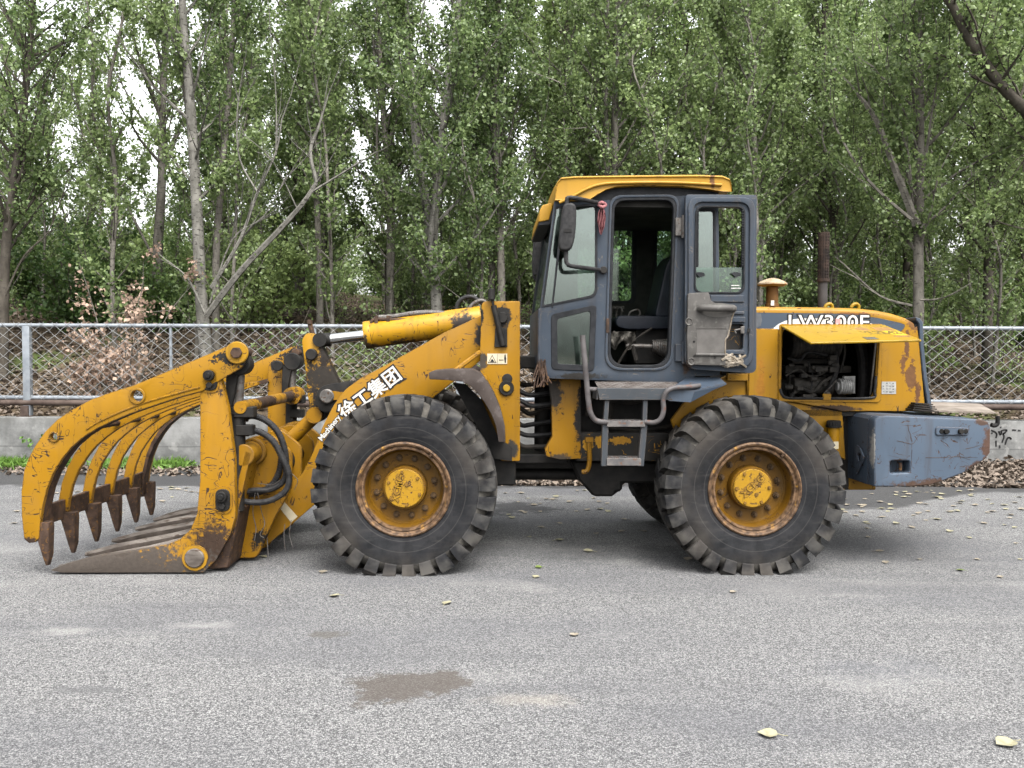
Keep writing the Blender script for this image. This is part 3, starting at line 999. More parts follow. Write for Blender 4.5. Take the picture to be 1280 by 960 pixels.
# --- ground litter and grass
def litter():
    rg = np.random.default_rng(5)
    n = 26000
    x = rg.uniform(-13, 13, n); y = 13.25 + rg.gamma(1.7, 2.2, n); y = np.clip(y, 13.25, 30)
    z = np.array([bank_z(a, c) for a, c in zip(x, y)]) + rg.uniform(.0, .05, n)
    me = leaf_mesh('bank_leaf_litter', np.stack([x, y, z], 1), rg.uniform(.05, .12, n), LITTER, rg, flat=True, curl=.25)
    o = bpy.data.objects.new('bank_leaf_litter', me); COL.objects.link(o)
    tag(o, 'dry brown leaf litter covering the bank behind the fence', 'leaf litter', kind='stuff')
    # heaps along the wall foot: deep at the right, thin at the left
    P_ = []
    def heap(px0, px1, n, wdt, h):
        x0 = W(px0, 560, WALL_Y).x; x1 = W(px1, 560, WALL_Y).x
        xx = rg.uniform(x0, x1, n); t = np.minimum(1, rg.gamma(1.3, .33, n))
        hh = np.array([.55 + .45 * noise.noise((a * 1.2, 5, 1)) for a in xx]) * h
        P_.append(np.stack([xx, WALL_Y - .03 - t * wdt, .008 + np.maximum(0, hh * (1 - t) ** 1.5) * rg.random(n)], 1))
    heap(1150, 1420, 4600, 1.7, .30)
    heap(1020, 1160, 2300, 1.6, .16)
    heap(600, 760, 2800, 1.65, .12)
    heap(760, 1020, 1300, 1.3, .07)
    heap(330, 600, 900, 1.0, .05)
    heap(-120, 330, 1300, .9, .04)
    pos = np.concatenate(P_)
    me = leaf_mesh('wall_leaf_litter', pos, rg.uniform(.05, .11, len(pos)), LITTER, rg, flat=True, tint=rg.beta(2.4, 1.5, len(pos)), curl=.3)
    o = bpy.data.objects.new('wall_leaf_litter', me); COL.objects.link(o)
    tag(o, 'drifts of dry pale brown leaves along the foot of the concrete wall', 'leaf litter', kind='stuff')
    # grass at the wall foot
    g = []
    for px0, px1, n, hgt in ((-60, 50, 1500, .17), (50, 240, 2200, .17), (240, 330, 250, .08), (640, 690, 500, .13), (600, 640, 100, .1)):
        x0 = W(px0, 560, WALL_Y).x; x1 = W(px1, 560, WALL_Y).x
        xx = rg.uniform(x0, x1, n)
        den = np.array([noise.noise((a * 1.7, 2, 9)) for a in xx])
        keep = den + rg.uniform(-.25, .45, n) > 0
        xx = xx[keep]
        yy = WALL_Y - .03 - np.abs(rg.normal(0, .16, len(xx)))
        L = hgt * rg.uniform(.45, 1.3, len(xx))
        g.append((xx, yy, L))
    xx = np.concatenate([a[0] for a in g]); yy = np.concatenate([a[1] for a in g]); L = np.concatenate([a[2] for a in g])
    N = len(xx)
    p = np.stack([xx, yy, np.zeros(N)], 1)
    dv = rg.normal(size=(N, 3)) * .45; dv[:, 2] = 1; dv /= np.linalg.norm(dv, axis=1)[:, None]
    me = leaf_mesh('grass', p, L, GRASSM, rg, width=.14, curl=.04)
    # blades point up: rebuild the coordinates
    w = np.cross(dv, rg.normal(size=(N, 3))); w /= np.linalg.norm(w, axis=1)[:, None]
    v = np.empty((N, 4, 3)); s = L[:, None]
    v[:, 0] = p - w * .005; v[:, 3] = p + w * .005
    v[:, 1] = p + dv * s * .6 - w * .005; v[:, 2] = p + dv * s + np.stack([dv[:, 0], dv[:, 1], -np.abs(dv[:, 0])], 1) * s * .35
    me.vertices.foreach_set('co', v.reshape(-1).astype(np.float32)); me.update()
    o = bpy.data.objects.new('wall_grass', me); COL.objects.link(o)
    tag(o, 'tufts of green grass at the foot of the wall', 'grass', kind='stuff')
litter()
def weed():
    rg = np.random.default_rng(8); rnd = random.Random(8)
    b = G(8, 596); b = Vector((b.x, WALL_Y - .18, 0))
    mb = MB(); pos = []
    for i in range(14):
        q = limb((rnd.uniform(-.2, .2), rnd.uniform(-.08, .08), 0), rnd.uniform(0, 6.28), R(rnd.uniform(50, 85)), rnd.uniform(.25, .55), 4, rnd, .1, .2)
        mb.tube(q, .005, 4, 0, r1=.002)
        for p in q[1:]:
            for k in range(4): pos.append(p + Vector((rnd.gauss(0, .035), rnd.gauss(0, .035), rnd.gauss(0, .03))))
    lm = leaf_mesh('foliage', np.array([list(p) for p in pos]), rg.uniform(.05, .1, len(pos)), GRASSM, rg, 0)
    place_bush('broad_leaf_weed', mb, lm, b, 'bright green broad leaved weed at the wall foot, far left', None, GRASSM, cat='weed')
weed()

# --- single fallen leaves on the asphalt
def fallen():
    rnd = random.Random(21)
    mats = [rough_mat('fallen_leaf_' + n, a, c, 30, .7) for n, a, c in (('straw', (.24, .225, .14), (.33, .31, .215)), ('tan', (.20, .17, .125), (.31, .275, .22)), ('green', (.09, .13, .03), (.15, .19, .06)))]
    def leafm(sz, m, seed):
        r2 = random.Random(seed)
        out = [(0, -.5), (.30, -.40), (.50, -.08), (.40, .18), (.18, .38), (0, .56), (-.18, .36), (-.42, .16), (-.48, -.12), (-.28, -.42)]
        vs = [(a * sz, c * sz, .006 + sz * .16 * (abs(a) * r2.uniform(.6, 1.6)) + sz * .10 * abs(c)) for a, c in out]
        n = len(vs)
        vs += [(0, -.2 * sz, .004), (0, .2 * sz, .004)]
        fs = []
        ring = list(range(n))
        for i in range(n):
            a, c = ring[i], ring[(i + 1) % n]
            hub = n if (vs[a][1] + vs[c][1]) < 0 else n + 1
            fs.append((a, c, hub))
        fs += [(2, 3, n)] if False else []
        fs.append((n, 3 if False else 2, n + 1)); fs.append((n, n + 1, 8))
        vs = [v for v in vs]
        mb = MB().add(vs, fs)
        k = len(vs)
        # stalk
        mb.tube([(0, -.48 * sz, .012), (.02 * sz, -.8 * sz, .006), (.10 * sz, -1.0 * sz, .004)], .002, 4)
        return mb
    protos = {}
    def put(px, py, sz, mi, label, group=None, rz=None):
        g = G(px, py)
        key = (mi, rnd.randrange(3))
        if key not in protos:
            o = leafm(.09, mats[mi], 5 + key[1]).build('fallen_leaf', mats[mi], ang=70, recalc=False)
            protos[key] = o
        else:
            o = dup(protos[key])
        if 'group' in o: del o['group']
        o.location = (g.x, g.y, .004); o.rotation_euler = (rnd.uniform(-.12, .12), rnd.uniform(-.12, .12), rz if rz is not None else rnd.uniform(0, 6.28))
        o.scale = (sz / .09,) * 3
        tag(o, label, 'leaf', group)
    put(1257, 932, .095, 0, 'large pale yellow fallen leaf in the lower right corner', rz=1.9)
    put(960, 920, .085, 0, 'pale yellow fallen leaf in the foreground, left of the corner one', rz=1.3)
    put(718, 795, .06, 1, 'single tan leaf on the open asphalt below the middle of the loader')
    put(559, 755, .07, 0, 'pale leaf on the asphalt just right below the front wheel')
    put(418, 746, .07, 0, 'pale leaf on the asphalt in front of the front wheel, left side')
    put(404, 716, .07, 1, 'small tan leaf lying left against the front wheel')
    put(673, 710, .06, 2, 'green leaf on the asphalt between the two wheels')
    put(670, 722, .06, 0, 'pale leaf just below the green leaf between the wheels')
    put(1200, 714, .06, 2, 'greenish leaf at the right on the asphalt beyond the rear wheel')
    put(916, 741, .05, 1, 'small leaf just below the rear wheel')
    put(1107, 704, .06, 1, 'tan leaf on the asphalt right of the rear wheel')
    put(330, 697, .06, 0, 'pale leaf behind the grapple fork near the hanging wires')
    spots = [(1100, 690), (1212, 673), (1187, 665), (1270, 680), (1120, 655), (1140, 660), (1172, 650), (1230, 655), (1250, 722), (1085, 672), (1070, 645), (1240, 640), (1262, 648), (1160, 640), (1190, 640),
             (640, 648), (652, 640), (700, 655), (720, 640), (690, 625), (745, 668), (662, 672), (676, 660), (700, 676), (860, 700), (735, 690), (648, 628), (668, 632), (712, 628), (760, 640), (780, 650), (805, 665),
             (20, 640), (18, 655), (130, 615), (150, 612), (200, 612), (30, 615), (85, 640), (60, 612), (215, 622), (232, 614), (170, 650), (110, 625), (245, 640), (1055, 625), (1075, 632), (1090, 618), (1110, 640), (1130, 622), (1150, 630), (1175, 622), (1200, 630), (1215, 618), (1235, 625), (1255, 632), (1275, 622), (1100, 628), (1142, 645), (1222, 700), (1150, 700), (1275, 700), (1268, 660)]
    for k in range(46):
        spots.append((rnd.uniform(1045, 1280), 612 + abs(rnd.gauss(0, 22))))
    for k in range(26):
        spots.append((rnd.uniform(0, 250), 606 + abs(rnd.gauss(0, 14))))
    for k in range(22):
        spots.append((rnd.uniform(625, 780), 612 + abs(rnd.gauss(0, 22))))
    for px, py in spots:
        put(px, py, rnd.uniform(.04, .085), 1 if rnd.random() < .7 else 0, 'small dry leaf scattered on the asphalt near the wall and around the loader', 'dry leaves scattered on the asphalt')
fallen()

# ================================================================== THE WHEEL LOADER
YEL = (.44, .205, .012)
BLUE = (.050, .068, .094)
def B(px, py, yl, r, col=GRIME, sh=.35, ry=.35):
    p = P(px, py, yl)
    rr = r if isinstance(r, tuple) else (r, ry, r)
    return (tuple(p), rr, col, sh)
RB = (.040, .024, .016)           # dark brown rust
M_YEL = paint('worn_yellow_paint', YEL, .45, .55, .25)
M_YEL_CLEAN = paint('yellow_paint', YEL, .15, .1, .22, edge=.5)
M_ARM = paint('boom_yellow_paint', (.42, .195, .012), .15, .15, .2, [B(603, 418, -.42, (.09, .3, .11), (.02, .018, .016))], edge=.5)
M_ARM_IN = paint('grimy_yellow_paint', (.38, .175, .012), .55, .4, .55, [B(335, 665, -.42, .13, GRIME), B(265, 640, .3, .3, RB)], edge=.7)
M_TOWER = paint('tower_yellow_paint', (.45, .21, .013), .12, .1, .25,
                [B(628, 398, -.56, (.075, .3, .12)), B(602, 452, -.56, (.05, .3, .09), (.05, .04, .03)), B(634, 488, -.56, .055), B(640, 560, -.56, (.06, .3, .075), (.035, .033, .03)), B(622, 560, -.56, .08, (.03, .027, .024)), B(601, 395, -.56, (.03, .3, .10))], edge=.45)
M_JAW = paint('scratched_yellow_paint', (.45, .212, .013), .55, 1.0, .15,
              [B(306, 446, -1.05, (.12, .3, .13), GRIME, .2), B(285, 448, -1.05, (.12, .3, .05), GRIME, .2), B(38, 678, -1.05, (.09, .3, .05), RB)], edge=.95, under=(.030, .019, .014))
M_POST = paint('fork_yellow_paint', (.44, .205, .013), .6, 1.0, .2,
               [B(268, 682, -1.05, (.22, .4, .20), RB, .4), B(140, 716, -1.05, (.85, .4, .27), (.066, .054, .045), .3), B(262, 462, -1.05, (.06, .3, .07), GRIME)], edge=.9, under=(.035, .021, .015))
M_RIB = paint('rib_yellow_paint', (.43, .20, .013), .6, .8, .2, [B(40, 668, -1.05, (.35, 5, .13), RB)], edge=.9, under=(.03, .019, .014))
M_RUSTED = rough_mat('rusted_brown_steel', (.030, .019, .014), (.085, .052, .036), 14, .75, .4, .004, third=(.13, .065, .02))
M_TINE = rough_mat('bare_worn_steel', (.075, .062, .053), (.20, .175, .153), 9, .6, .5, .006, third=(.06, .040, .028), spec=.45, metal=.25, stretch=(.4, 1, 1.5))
M_TINE_SIDE = rough_mat('dark_tine_side', (.030, .023, .018), (.075, .060, .050), 9, .75, .5, .006)  # tine sides, coloured darker than the tops
M_BLACK = rough_mat('oily_black_steel', (.006, .006, .006), (.022, .020, .018), 10, .6, .3, .004)
M_DARK = rough_mat('dirty_dark_steel', (.010, .0095, .009), (.040, .034, .028), 8, .75, .4, .006)
M_HOSE = rough_mat('black_rubber_hose', (.012, .012, .013), (.035, .034, .034), 30, .55, .2, .002)
M_CHROME = rough_mat('chromed_rod', (.55, .55, .55), (.75, .75, .76), 4, .16, .03, .001, metal=1.0)
M_STEEL = rough_mat('dull_steel', (.085, .08, .076), (.18, .168, .155), 18, .5, .3, .003, metal=.5, third=(.08, .05, .035))
M_LADDER = paint('worn_ladder_paint', (.045, .052, .060), .6, .3, .6, edge=.8, under=(.10, .085, .075), grime=(.06, .05, .045), vary=.3)
M_BLUE = paint('worn_blue_grey_paint', BLUE, .30, .2, .30, edge=.5, under=(.06, .045, .038), grime=(.05, .042, .036), vary=.2)
M_CAB = paint('cab_blue_grey_paint', (.038, .050, .068), .34, .25, .45,
              [B(725, 470, -.72, (.20, .3, .035), (.018, .016, .014)), B(674, 462, -.72, (.03, .3, .10), (.05, .03, .02)), B(857, 455, -.72, (.04, .3, .1), (.06, .04, .03))], edge=.6, under=(.10, .092, .085), grime=(.045, .036, .03), vary=.34)
M_CW = paint('counterweight_blue_paint', (.074, .100, .137), .40, .75, .45,
             [B(1238, 560, -1.0, (.07, .3, .22), (.075, .042, .030)), B(1180, 606, -1.0, (.42, .3, .055), (.07, .042, .03)), B(1228, 528, -1.0, (.07, .3, .03), (.06, .036, .026)), B(1225, 585, -1.0, (.13, .3, .06), (.06, .036, .027)),
              B(1092.5, 565, -1.0, (.012, .1, .20), (.30, .29, .27))], edge=.85, under=(.055, .035, .028), grime=(.05, .035, .028), vary=.2)
M_ROOF = paint('roof_yellow_paint', (.58, .30, .055), .12, 0, .15, [B(887, 230, -.72, (.025, .3, .10), (.12, .055, .02))], edge=.15, vary=.1)
M_HOOD = paint('hood_yellow_paint', (.45, .215, .013), .2, .2, .3,
               [B(1138, 470, -.62, (.045, .2, .13), (.12, .055, .02), .2), B(1128, 455, -.62, (.025, .2, .08), (.12, .055, .02), .2), B(1133, 430, -.62, (.02, .2, .12), (.10, .045, .018), .2), B(1146, 495, -.62, (.03, .2, .10), (.10, .045, .018), .2), B(1142, 408, -.62, (.06, .2, .05), (.14, .065, .02), .2), B(1060, 393, -.6, (.24, .3, .014), (.14, .06, .02), .2), B(1040, 510, -.58, (.25, .3, .03), (.05, .03, .018), .4), B(1045, 590, -.58, (.12, .3, .12), (.05, .03, .02), .4), B(950, 480, -.62, (.05, .3, .25), (.30, .13, .012), .6)], edge=.5)
M_COVER = paint('cover_yellow_paint', (.42, .245, .014), .12, .1, .1, edge=.3)
M_FRAME = paint('rear_frame_yellow_paint', (.42, .195, .013), .5, .3, .4,
                [B(690, 490, -.5, (.10, .3, .16), (.045, .038, .032)), B(728, 520, -.5, (.07, .3, .34), (.014, .013, .012)), B(700, 572, -.5, (.12, .3, .04), (.06, .045, .03))], edge=.7)
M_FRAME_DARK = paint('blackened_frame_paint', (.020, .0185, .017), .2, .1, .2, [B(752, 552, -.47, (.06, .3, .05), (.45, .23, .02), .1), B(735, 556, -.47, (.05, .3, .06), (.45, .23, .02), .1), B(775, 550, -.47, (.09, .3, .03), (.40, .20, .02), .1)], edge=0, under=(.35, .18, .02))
M_FENDER = rough_mat('scuffed_brown_plastic', (.036, .027, .023), (.066, .052, .046), 7, .6, .25, .004, third=(.085, .07, .064))
M_FENDER_IN = M_BLACK
M_GLASS = glass_mat('dusty_green_glass', (.50, .64, .57), .30, .09)
M_GLASS2 = glass_mat('dusty_far_glass', (.62, .74, .66), .30, .02)
M_GLASS_LOW = glass_mat('clear_door_glass', (.62, .74, .68), .22, .04)
M_SEAL = rough_mat('black_window_seal', (.008, .009, .011), (.022, .023, .026), 20, .6, .2, .002)
M_TRIM = rough_mat('grey_door_trim', (.066, .062, .057), (.098, .092, .086), 9, .55, .2, .003, third=(.12, .114, .105))
M_TORN = rough_mat('torn_foam', (.15, .12, .085), (.30, .265, .22), 26, .9, .6, .01)
M_SEAT = rough_mat('navy_seat_vinyl', (.005, .0065, .011), (.011, .014, .021), 8, .5, .2, .003)
M_LINER = rough_mat('dark_cab_lining', (.018, .0175, .016), (.046, .044, .040), 5, .85, .2, .004)
M_RAG = rough_mat('pink_rag_cloth', (.22, .070, .078), (.36, .165, .17), 25, .9, .4, .004)
M_WHITE = rough_mat('white_sticker', (.50, .49, .46), (.62, .61, .58), 14, .6, .1, .001)
M_CREAM = rough_mat('cream_sticker', (.48, .42, .29), (.56, .50, .37), 14, .6, .1, .001)
M_INK = rough_mat('black_ink', (.012, .012, .014), (.02, .02, .022), 14, .6, .1, .001)
M_LGREY = rough_mat('pale_grey_paint', (.40, .41, .43), (.52, .53, .55), 9, .6, .1, .001)
M_PINK = rough_mat('faded_red_print', (.50, .22, .22), (.60, .32, .30), 9, .6, .1, .001)
M_CARD = rough_mat('weathered_sheet', (.14, .115, .095), (.27, .235, .20), 6, .9, .3, .004)
M_CARD_DARK = rough_mat('blackened_slats', (.012, .011, .010), (.05, .042, .036), 12, .85, .3, .004)
M_CREAMCAP = rough_mat('chalky_cream_plastic', (.27, .205, .135), (.42, .34, .24), 9, .75, .3, .004, third=(.30, .17, .07))
M_PRERUST = rough_mat('rusty_orange_steel', (.06, .030, .012), (.17, .085, .024), 9, .7, .3, .004)

ROOT = empty('wheel_loader', (0, 0, 0))
ROOT.matrix_world = LOADER_M
tag(ROOT, 'worn yellow wheel loader with log grapple and open cab door on the asphalt', 'wheel loader')

# ------------------------------------------------------------------ wheels
def tyre_material():
    b = NB('dusty_tyre_rubber')
    sp = b.n('SeparateXYZ', {0: b.co})
    r = b.m('SQRT', b.m('ADD', b.m('POWER', sp.outputs[0], 2.0), b.m('POWER', sp.outputs[2], 2.0)))
    n1 = b.noise(7, 6, rough=.65)
    col = b.mix(b.ss(n1, .3, .7), (.0065, .0068, .0078), (.0165, .0168, .018))
    # scuffs on the side wall
    sc = b.noise(1, 5, b.map((5, 5, 26), (0, .7, 0)), .4)
    col = b.mix(b.m('MULTIPLY', b.ss(sc, .52, .75), .4), col, (.038, .036, .034))
    dust = b.m('MULTIPLY', b.ss(r, .50, .68), b.ss(b.noise(9, 5), .38, .66))
    col = b.mix(b.m('MULTIPLY', dust, .62), col, (.064, .061, .056))
    # fine raised rings on the side wall
    for rr in (.575, .475, .395):
        ring = b.m('SUBTRACT', 1.0, b.ss(b.m('ABSOLUTE', b.m('SUBTRACT', r, rr)), .0012, .0042))
        col = b.mix(b.m('MULTIPLY', ring, .22), col, (.08, .075, .07))
    mud = b.m('MULTIPLY', b.ss(b.noise(2.1, 5, b.map(loc=(2, 3, 1))), .44, .66), b.ss(r, .36, .6))
    col = b.mix(b.m('MULTIPLY', mud, .42), col, (.066, .057, .047))
    return b.done(b.bsdf(col, .78, 0, .16, b.noise(60, 4), .2, .003))
M_TYRE = tyre_material()
M_GROOVE = rough_mat('dusty_tread_groove', (.022, .021, .020), (.115, .107, .094), 9, .9, .4, .006)
def rim_rust_material():
    b = NB('rusty_yellow_rim')
    n1 = b.noise(10, 6, rough=.65)
    rust = b.mix(b.ss(b.noise(28, 5), .35, .65), (.030, .017, .009), (.095, .056, .030))
    col = b.mix(b.ss(n1, .57, .68), rust, (.24, .125, .022))
    return b.done(b.bsdf(col, .6, 0, .4, n1, .4, .005))
M_RIM_RUST = rim_rust_material()
M_RIM = paint('rim_yellow_paint', (.21, .095, .012), .5, .35, .5, edge=0)
M_CAP = paint('hub_cap_yellow_paint', (.48, .25, .028), .75, .4, .15, edge=.7)
M_CAPDARK = rough_mat('dark_cap_yellow', (.12, .066, .014), (.22, .115, .02), 30, .7, .3, .003)  # darker tone for the cap bolts and the outline round the raised letters
M_NUT = rough_mat('grimy_wheel_nut', (.045, .028, .015), (.14, .085, .04), 30, .6, .3, .003)

TR = .705                              # free tyre radius
def tyre_mesh(phase, zc):
    mb = MB()
    prof = [(-.17, .352), (-.195, .362), (-.208, .40), (-.222, .46), (-.224, .52), (-.216, .575), (-.20, .62), (-.165, .655), (-.10, .668), (0, .672)]
    prof = prof + [(-a, r) for a, r in reversed(prof[:-1])]
    n = len(prof)
    mis = [0] * (n - 1)
    for j in range(n - 1):
        if min(prof[j][1], prof[j + 1][1]) > .57: mis[j] = 1
    mb.lathe(prof, n=112, mis=mis)
    NL = 28
    rnd = random.Random(3)
    for side in (-1, 1):
        for i in range(NL):
            a0 = phase + 2 * math.pi * (i + (.5 if side > 0 else 0)) / NL
            w = rnd.uniform(-.003, .003)
            st = [(.2235, .572, .19, .566, .0, .076), (.238, .622, .18, .60, .0, .076), (.241, .665, .17, .62, .002, .076), (.222, .700, .13, .62, .006, .074),
                  (.150, .711, .12, .64, .014, .071), (.085, .715, .085, .645, .045, .062), (.022, .716, .022, .645, .10, .056), (-.012, .712, -.012, .645, .12, .050)]
            vs = []
            for yo, ro, yi, ri, da, hw in st:
                for (yy, rr, sg) in ((yo, ro, -1), (yo, ro, 1), (yi, ri, 1), (yi, ri, -1)):
                    a = a0 + da + sg * (hw + w)
                    vs.append((rr * math.cos(a), side * yy, rr * math.sin(a)))
            fs = []
            for k in range(len(st) - 1):
                for q in range(4):
                    fs.append((k * 4 + q, k * 4 + (q + 1) % 4, k * 4 + 4 + (q + 1) % 4, k * 4 + 4 + q))
            fs += [(3, 2, 1, 0), tuple(len(st) * 4 - 4 + q for q in range(4))]
            mb.add(vs, fs, 0)
    # load: flat contact patch with a bulge above it
    out = []
    for x, y, z in mb.v:
        lim = -zc + .003
        if z < lim:
            z = lim + (z - lim) * .02
        t = max(0.0, 1 - (z + zc) / .22)
        if z < 0: y *= 1 + .06 * t * t
        out.append((x, y, z))
    mb.v = out
    return mb

def rim_mb():
    mb = MB()
    prof = [(-.150, .36), (-.19, .366), (-.207, .362), (-.212, .352), (-.206, .340), (-.192, .334), (-.186, .326), (-.192, .318), (-.190, .308), (-.176, .302), (-.15, .300),
            (-.11, .296), (-.05, .286), (-.035, .272), (-.03, .20), (-.03, .165)]
    mis = [0, 0, 0, 0, 0, 0, 0, 0, 0, 0, 1, 1, 1, 1, 1]
    mb.lathe(prof, n=72, mis=mis)
    mb.lathe([(.19, .366), (.206, .355), (.19, .30), (.05, .286), (.0, .25), (.0, .10)], n=48, mi=1)
    # hub drum
    mb.lathe([(-.03, .172), (-.05, .170), (-.115, .166), (-.124, .160), (-.124, .02)], n=48, mi=1)
    # bead lock ring split
    mb.box((-.008, -.214, .325), (.008, -.18, .345), 0, Matrix.Rotation(R(38), 4, 'Y') @ Matrix.Rotation(0, 4, 'X'))
    return mb

def cap_mb(words, ang, under):
    mb = MB()
    mb.lathe([(-.124, .150), (-.139, .150), (-.145, .144), (-.1452, 0.0005)], n=48)
    for i in range(6):
        a = R(20 + 60 * i) + ang
        c = Vector((.128 * math.cos(a), 0, .128 * math.sin(a)))
        mb.cyl(c + Vector((0, -.14, 0)), c + Vector((0, -.158, 0)), .013, .011, 6, 1)
    mb.cyl((.02, -.14, .03) if not under else (.03, -.14, -.05), (.02, -.157, .03) if not under else (.03, -.150, -.05), .016, .013, 12, 1)
    vs, fs = text_mesh(words, .072, .002, .004)
    Mt = Matrix.Rotation(-ang, 4, 'Y')
    off = Vector((-.045, 0, 0)) if not under else Vector((0, 0, .018))
    Q = []
    for v in vs:
        p = Mt @ Vector((v.x, 0, v.y + (0 if under else .02)))
        Q.append(Vector((p.x, -.1475 - v.z, p.z)) + (off * (.6 if not under else 1)))
    mb.add(Q, fs, 0)
    vs2, fs2 = text_mesh(words, .072, .0075, .001)
    Q2 = []
    for v in vs2:
        p = Mt @ Vector((v.x, 0, v.y + (0 if under else .02)))
        Q2.append(Vector((p.x, -.1462 - v.z, p.z)) + (off * (.6 if not under else 1)))
    mb.add(Q2, fs2, 1)
    if under:
        u = Mt @ Vector((1, 0, 0)); c = Mt @ Vector((0, 0, -.032)) + off
        p0 = Vector((c.x - u.x * .09, -.147, c.z - u.z * .09)); p1 = Vector((c.x + u.x * .09, -.147, c.z + u.z * .09))
        mb.cyl(p0, p1, .003, n=6)
    return mb

def wheels():
    fx = P(504, 611, -1.1).x; rx = P(945, 612, -1.1).x
    zc = .652
    tyres = {}
    nut0 = None
    for nm, x, ph, ang, und in (('front', fx, .06, R(-78), False), ('rear', rx, .13, R(-42), True)):
        rim = rim_mb().build('wheel', [M_RIM_RUST, M_RIM], ROOT, ang=30, recalc=False)
        rim.location = (x, -.875, zc)
        ty = tyre_mesh(ph, zc).build('tyre', [M_TYRE, M_GROOVE], rim, bevel=0, ang=38)
        cp = cap_mb('XCMG', -ang, und).build('hub_cap', [M_CAP, M_CAPDARK], rim, ang=40, recalc=False)
        nut = MB().cyl((0, 0, 0), (0, -.014, 0), .026, .024, 14).cyl((0, -.012, 0), (0, -.034, 0), .0175, n=6).cyl((0, -.03, 0), (0, -.046, 0), .010, n=8).build('wheel_nut', M_NUT, rim, ang=40)
        for i in range(12):
            o = nut if i == 0 else dup(nut, rim)
            a = 2 * math.pi * (i + .4) / 12
            o.location = (.228 * math.cos(a), -.031, .228 * math.sin(a))
        # far side wheel
        r2 = dup(rim, ROOT); r2.location = (x, .875, zc); r2.rotation_euler = (0, 0, math.pi)
        for ch in list(rim.children):
            if ch.name.startswith('wheel_nut'): continue
            dup(ch, r2)
    # axles
    for x in (fx, rx):
        mb = MB().cyl((x, -.80, zc), (x, .80, zc), .12, n=20).box((x - .22, -.22, zc - .22), (x + .22, .22, zc + .2))
        mb.cyl((x, -.64, zc), (x, -.46, zc), .21, .16, 24).cyl((x, .64, zc), (x, .46, zc), .21, .16, 24)
        mb.build('axle', M_DARK, ROOT, bevel=.03, seg=2)
wheels()

# ------------------------------------------------------------------ lift boom
ARM_PX = [(607, 392), (555, 416), (478, 459), (452, 472), (432, 487), (417, 507), (404, 533), (391, 568), (376, 596), (356, 606), (340, 628), (318, 640), (290, 672), (277, 692), (284, 698), (322, 690), (345, 672), (392, 632), (440, 590), (490, 545), (540, 498), (607, 446)]
def boom():
    def arm(y0, y1, name='lift_arm'):
        out = fillet(PL(ARM_PX, -.42), .04, 3)
        return MB().prism(out, y0, y1).build(name, M_ARM, ROOT, bevel=.006, seg=2)
    a1 = arm(-.45, -.39); a2 = arm(.39, .45)
    # cross tube between the two arms
    c = P(470, 520, -.42)
    MB().cyl((c.x, -.39, c.z), (c.x, .39, c.z), .11, n=24).build('cross_tube', M_ARM_IN, ROOT)
    # lettering on the near arm
    u = (P(487, 473, -.455) - P(437, 510, -.455)); u.y = 0; u.normalize()
    v = Vector((-u.z, 0, u.x))
    def put(body, px, py, size, bold, y, m, name, par, lab=None, shear=0.0, sp=1.0, ud=u):
        vd = Vector((-ud.z, 0, ud.x))
        vs, fs = text_mesh(body, size, bold, .0012, shear, sp)
        c = P(px, py, -.45)
        mb = MB().add([Vector((c.x, y, c.z)) + ud * q.x + vd * q.y + Vector((0, -q.z, 0)) for q in vs], fs)
        o = mb.build(name, m, par, recalc=False)
        return o
    put('徐工集团', 463, 492.5, .150, .0145, -.4525, M_INK, 'lettering_outline', a1)
    put('徐工集团', 463, 492.5, .150, .0030, -.4550, M_WHITE, 'lettering', a1)
    u2 = (P(426, 516, -.455) - P(400, 548, -.455)); u2.y = 0; u2.normalize()
    put('Machinery', 412, 535, .064, .006, -.4525, M_INK, 'lettering_outline', a1, ud=u2, sp=.95)
    put('Machinery', 412, 535, .064, .0014, -.4550, M_WHITE, 'lettering', a1, ud=u2, sp=.95)
    # black swoosh beside the lettering
    sw = PL([(494, 476), (500, 471), (509, 473), (500, 479), (492, 481)], -.453)
    MB().prism(sw, -.4535, -.4505).build('swoosh', M_INK, a1)
    st = PL([(349, 632), (356, 626), (373, 645), (365, 652)], -.42)
    MB().prism(st, -.4535, -.4505).build('sticker', M_CREAM, a1)
    # pin bosses at the low end
    for px, py, r in ((322, 656, .085),):
        c = P(px, py, -.42)
        for s in (-1, 1):
            MB().cyl((c.x, s * .39, c.z), (c.x, s * .49, c.z), r, n=22).cyl((c.x, s * .46, c.z), (c.x, s * .52, c.z), r * .5, n=14).build('pin_boss', M_BLACK, ROOT, bevel=.008)
    # lift cylinders, inside the arms
    for s in (-1, 1):
        p0 = P(640, 585, -.3); p1 = P(505, 520, -.3)
        p0 = Vector((p0.x, s * .3, p0.z)); p1 = Vector((p1.x, s * .3, p1.z))
        MB().cyl(p0, p0.lerp(p1, .62), .065, n=18).build('lift_cylinder', M_DARK, ROOT)
        MB().cyl(p0.lerp(p1, .6), p1, .035, n=14).build('cylinder_rod', M_CHROME, ROOT)
boom()

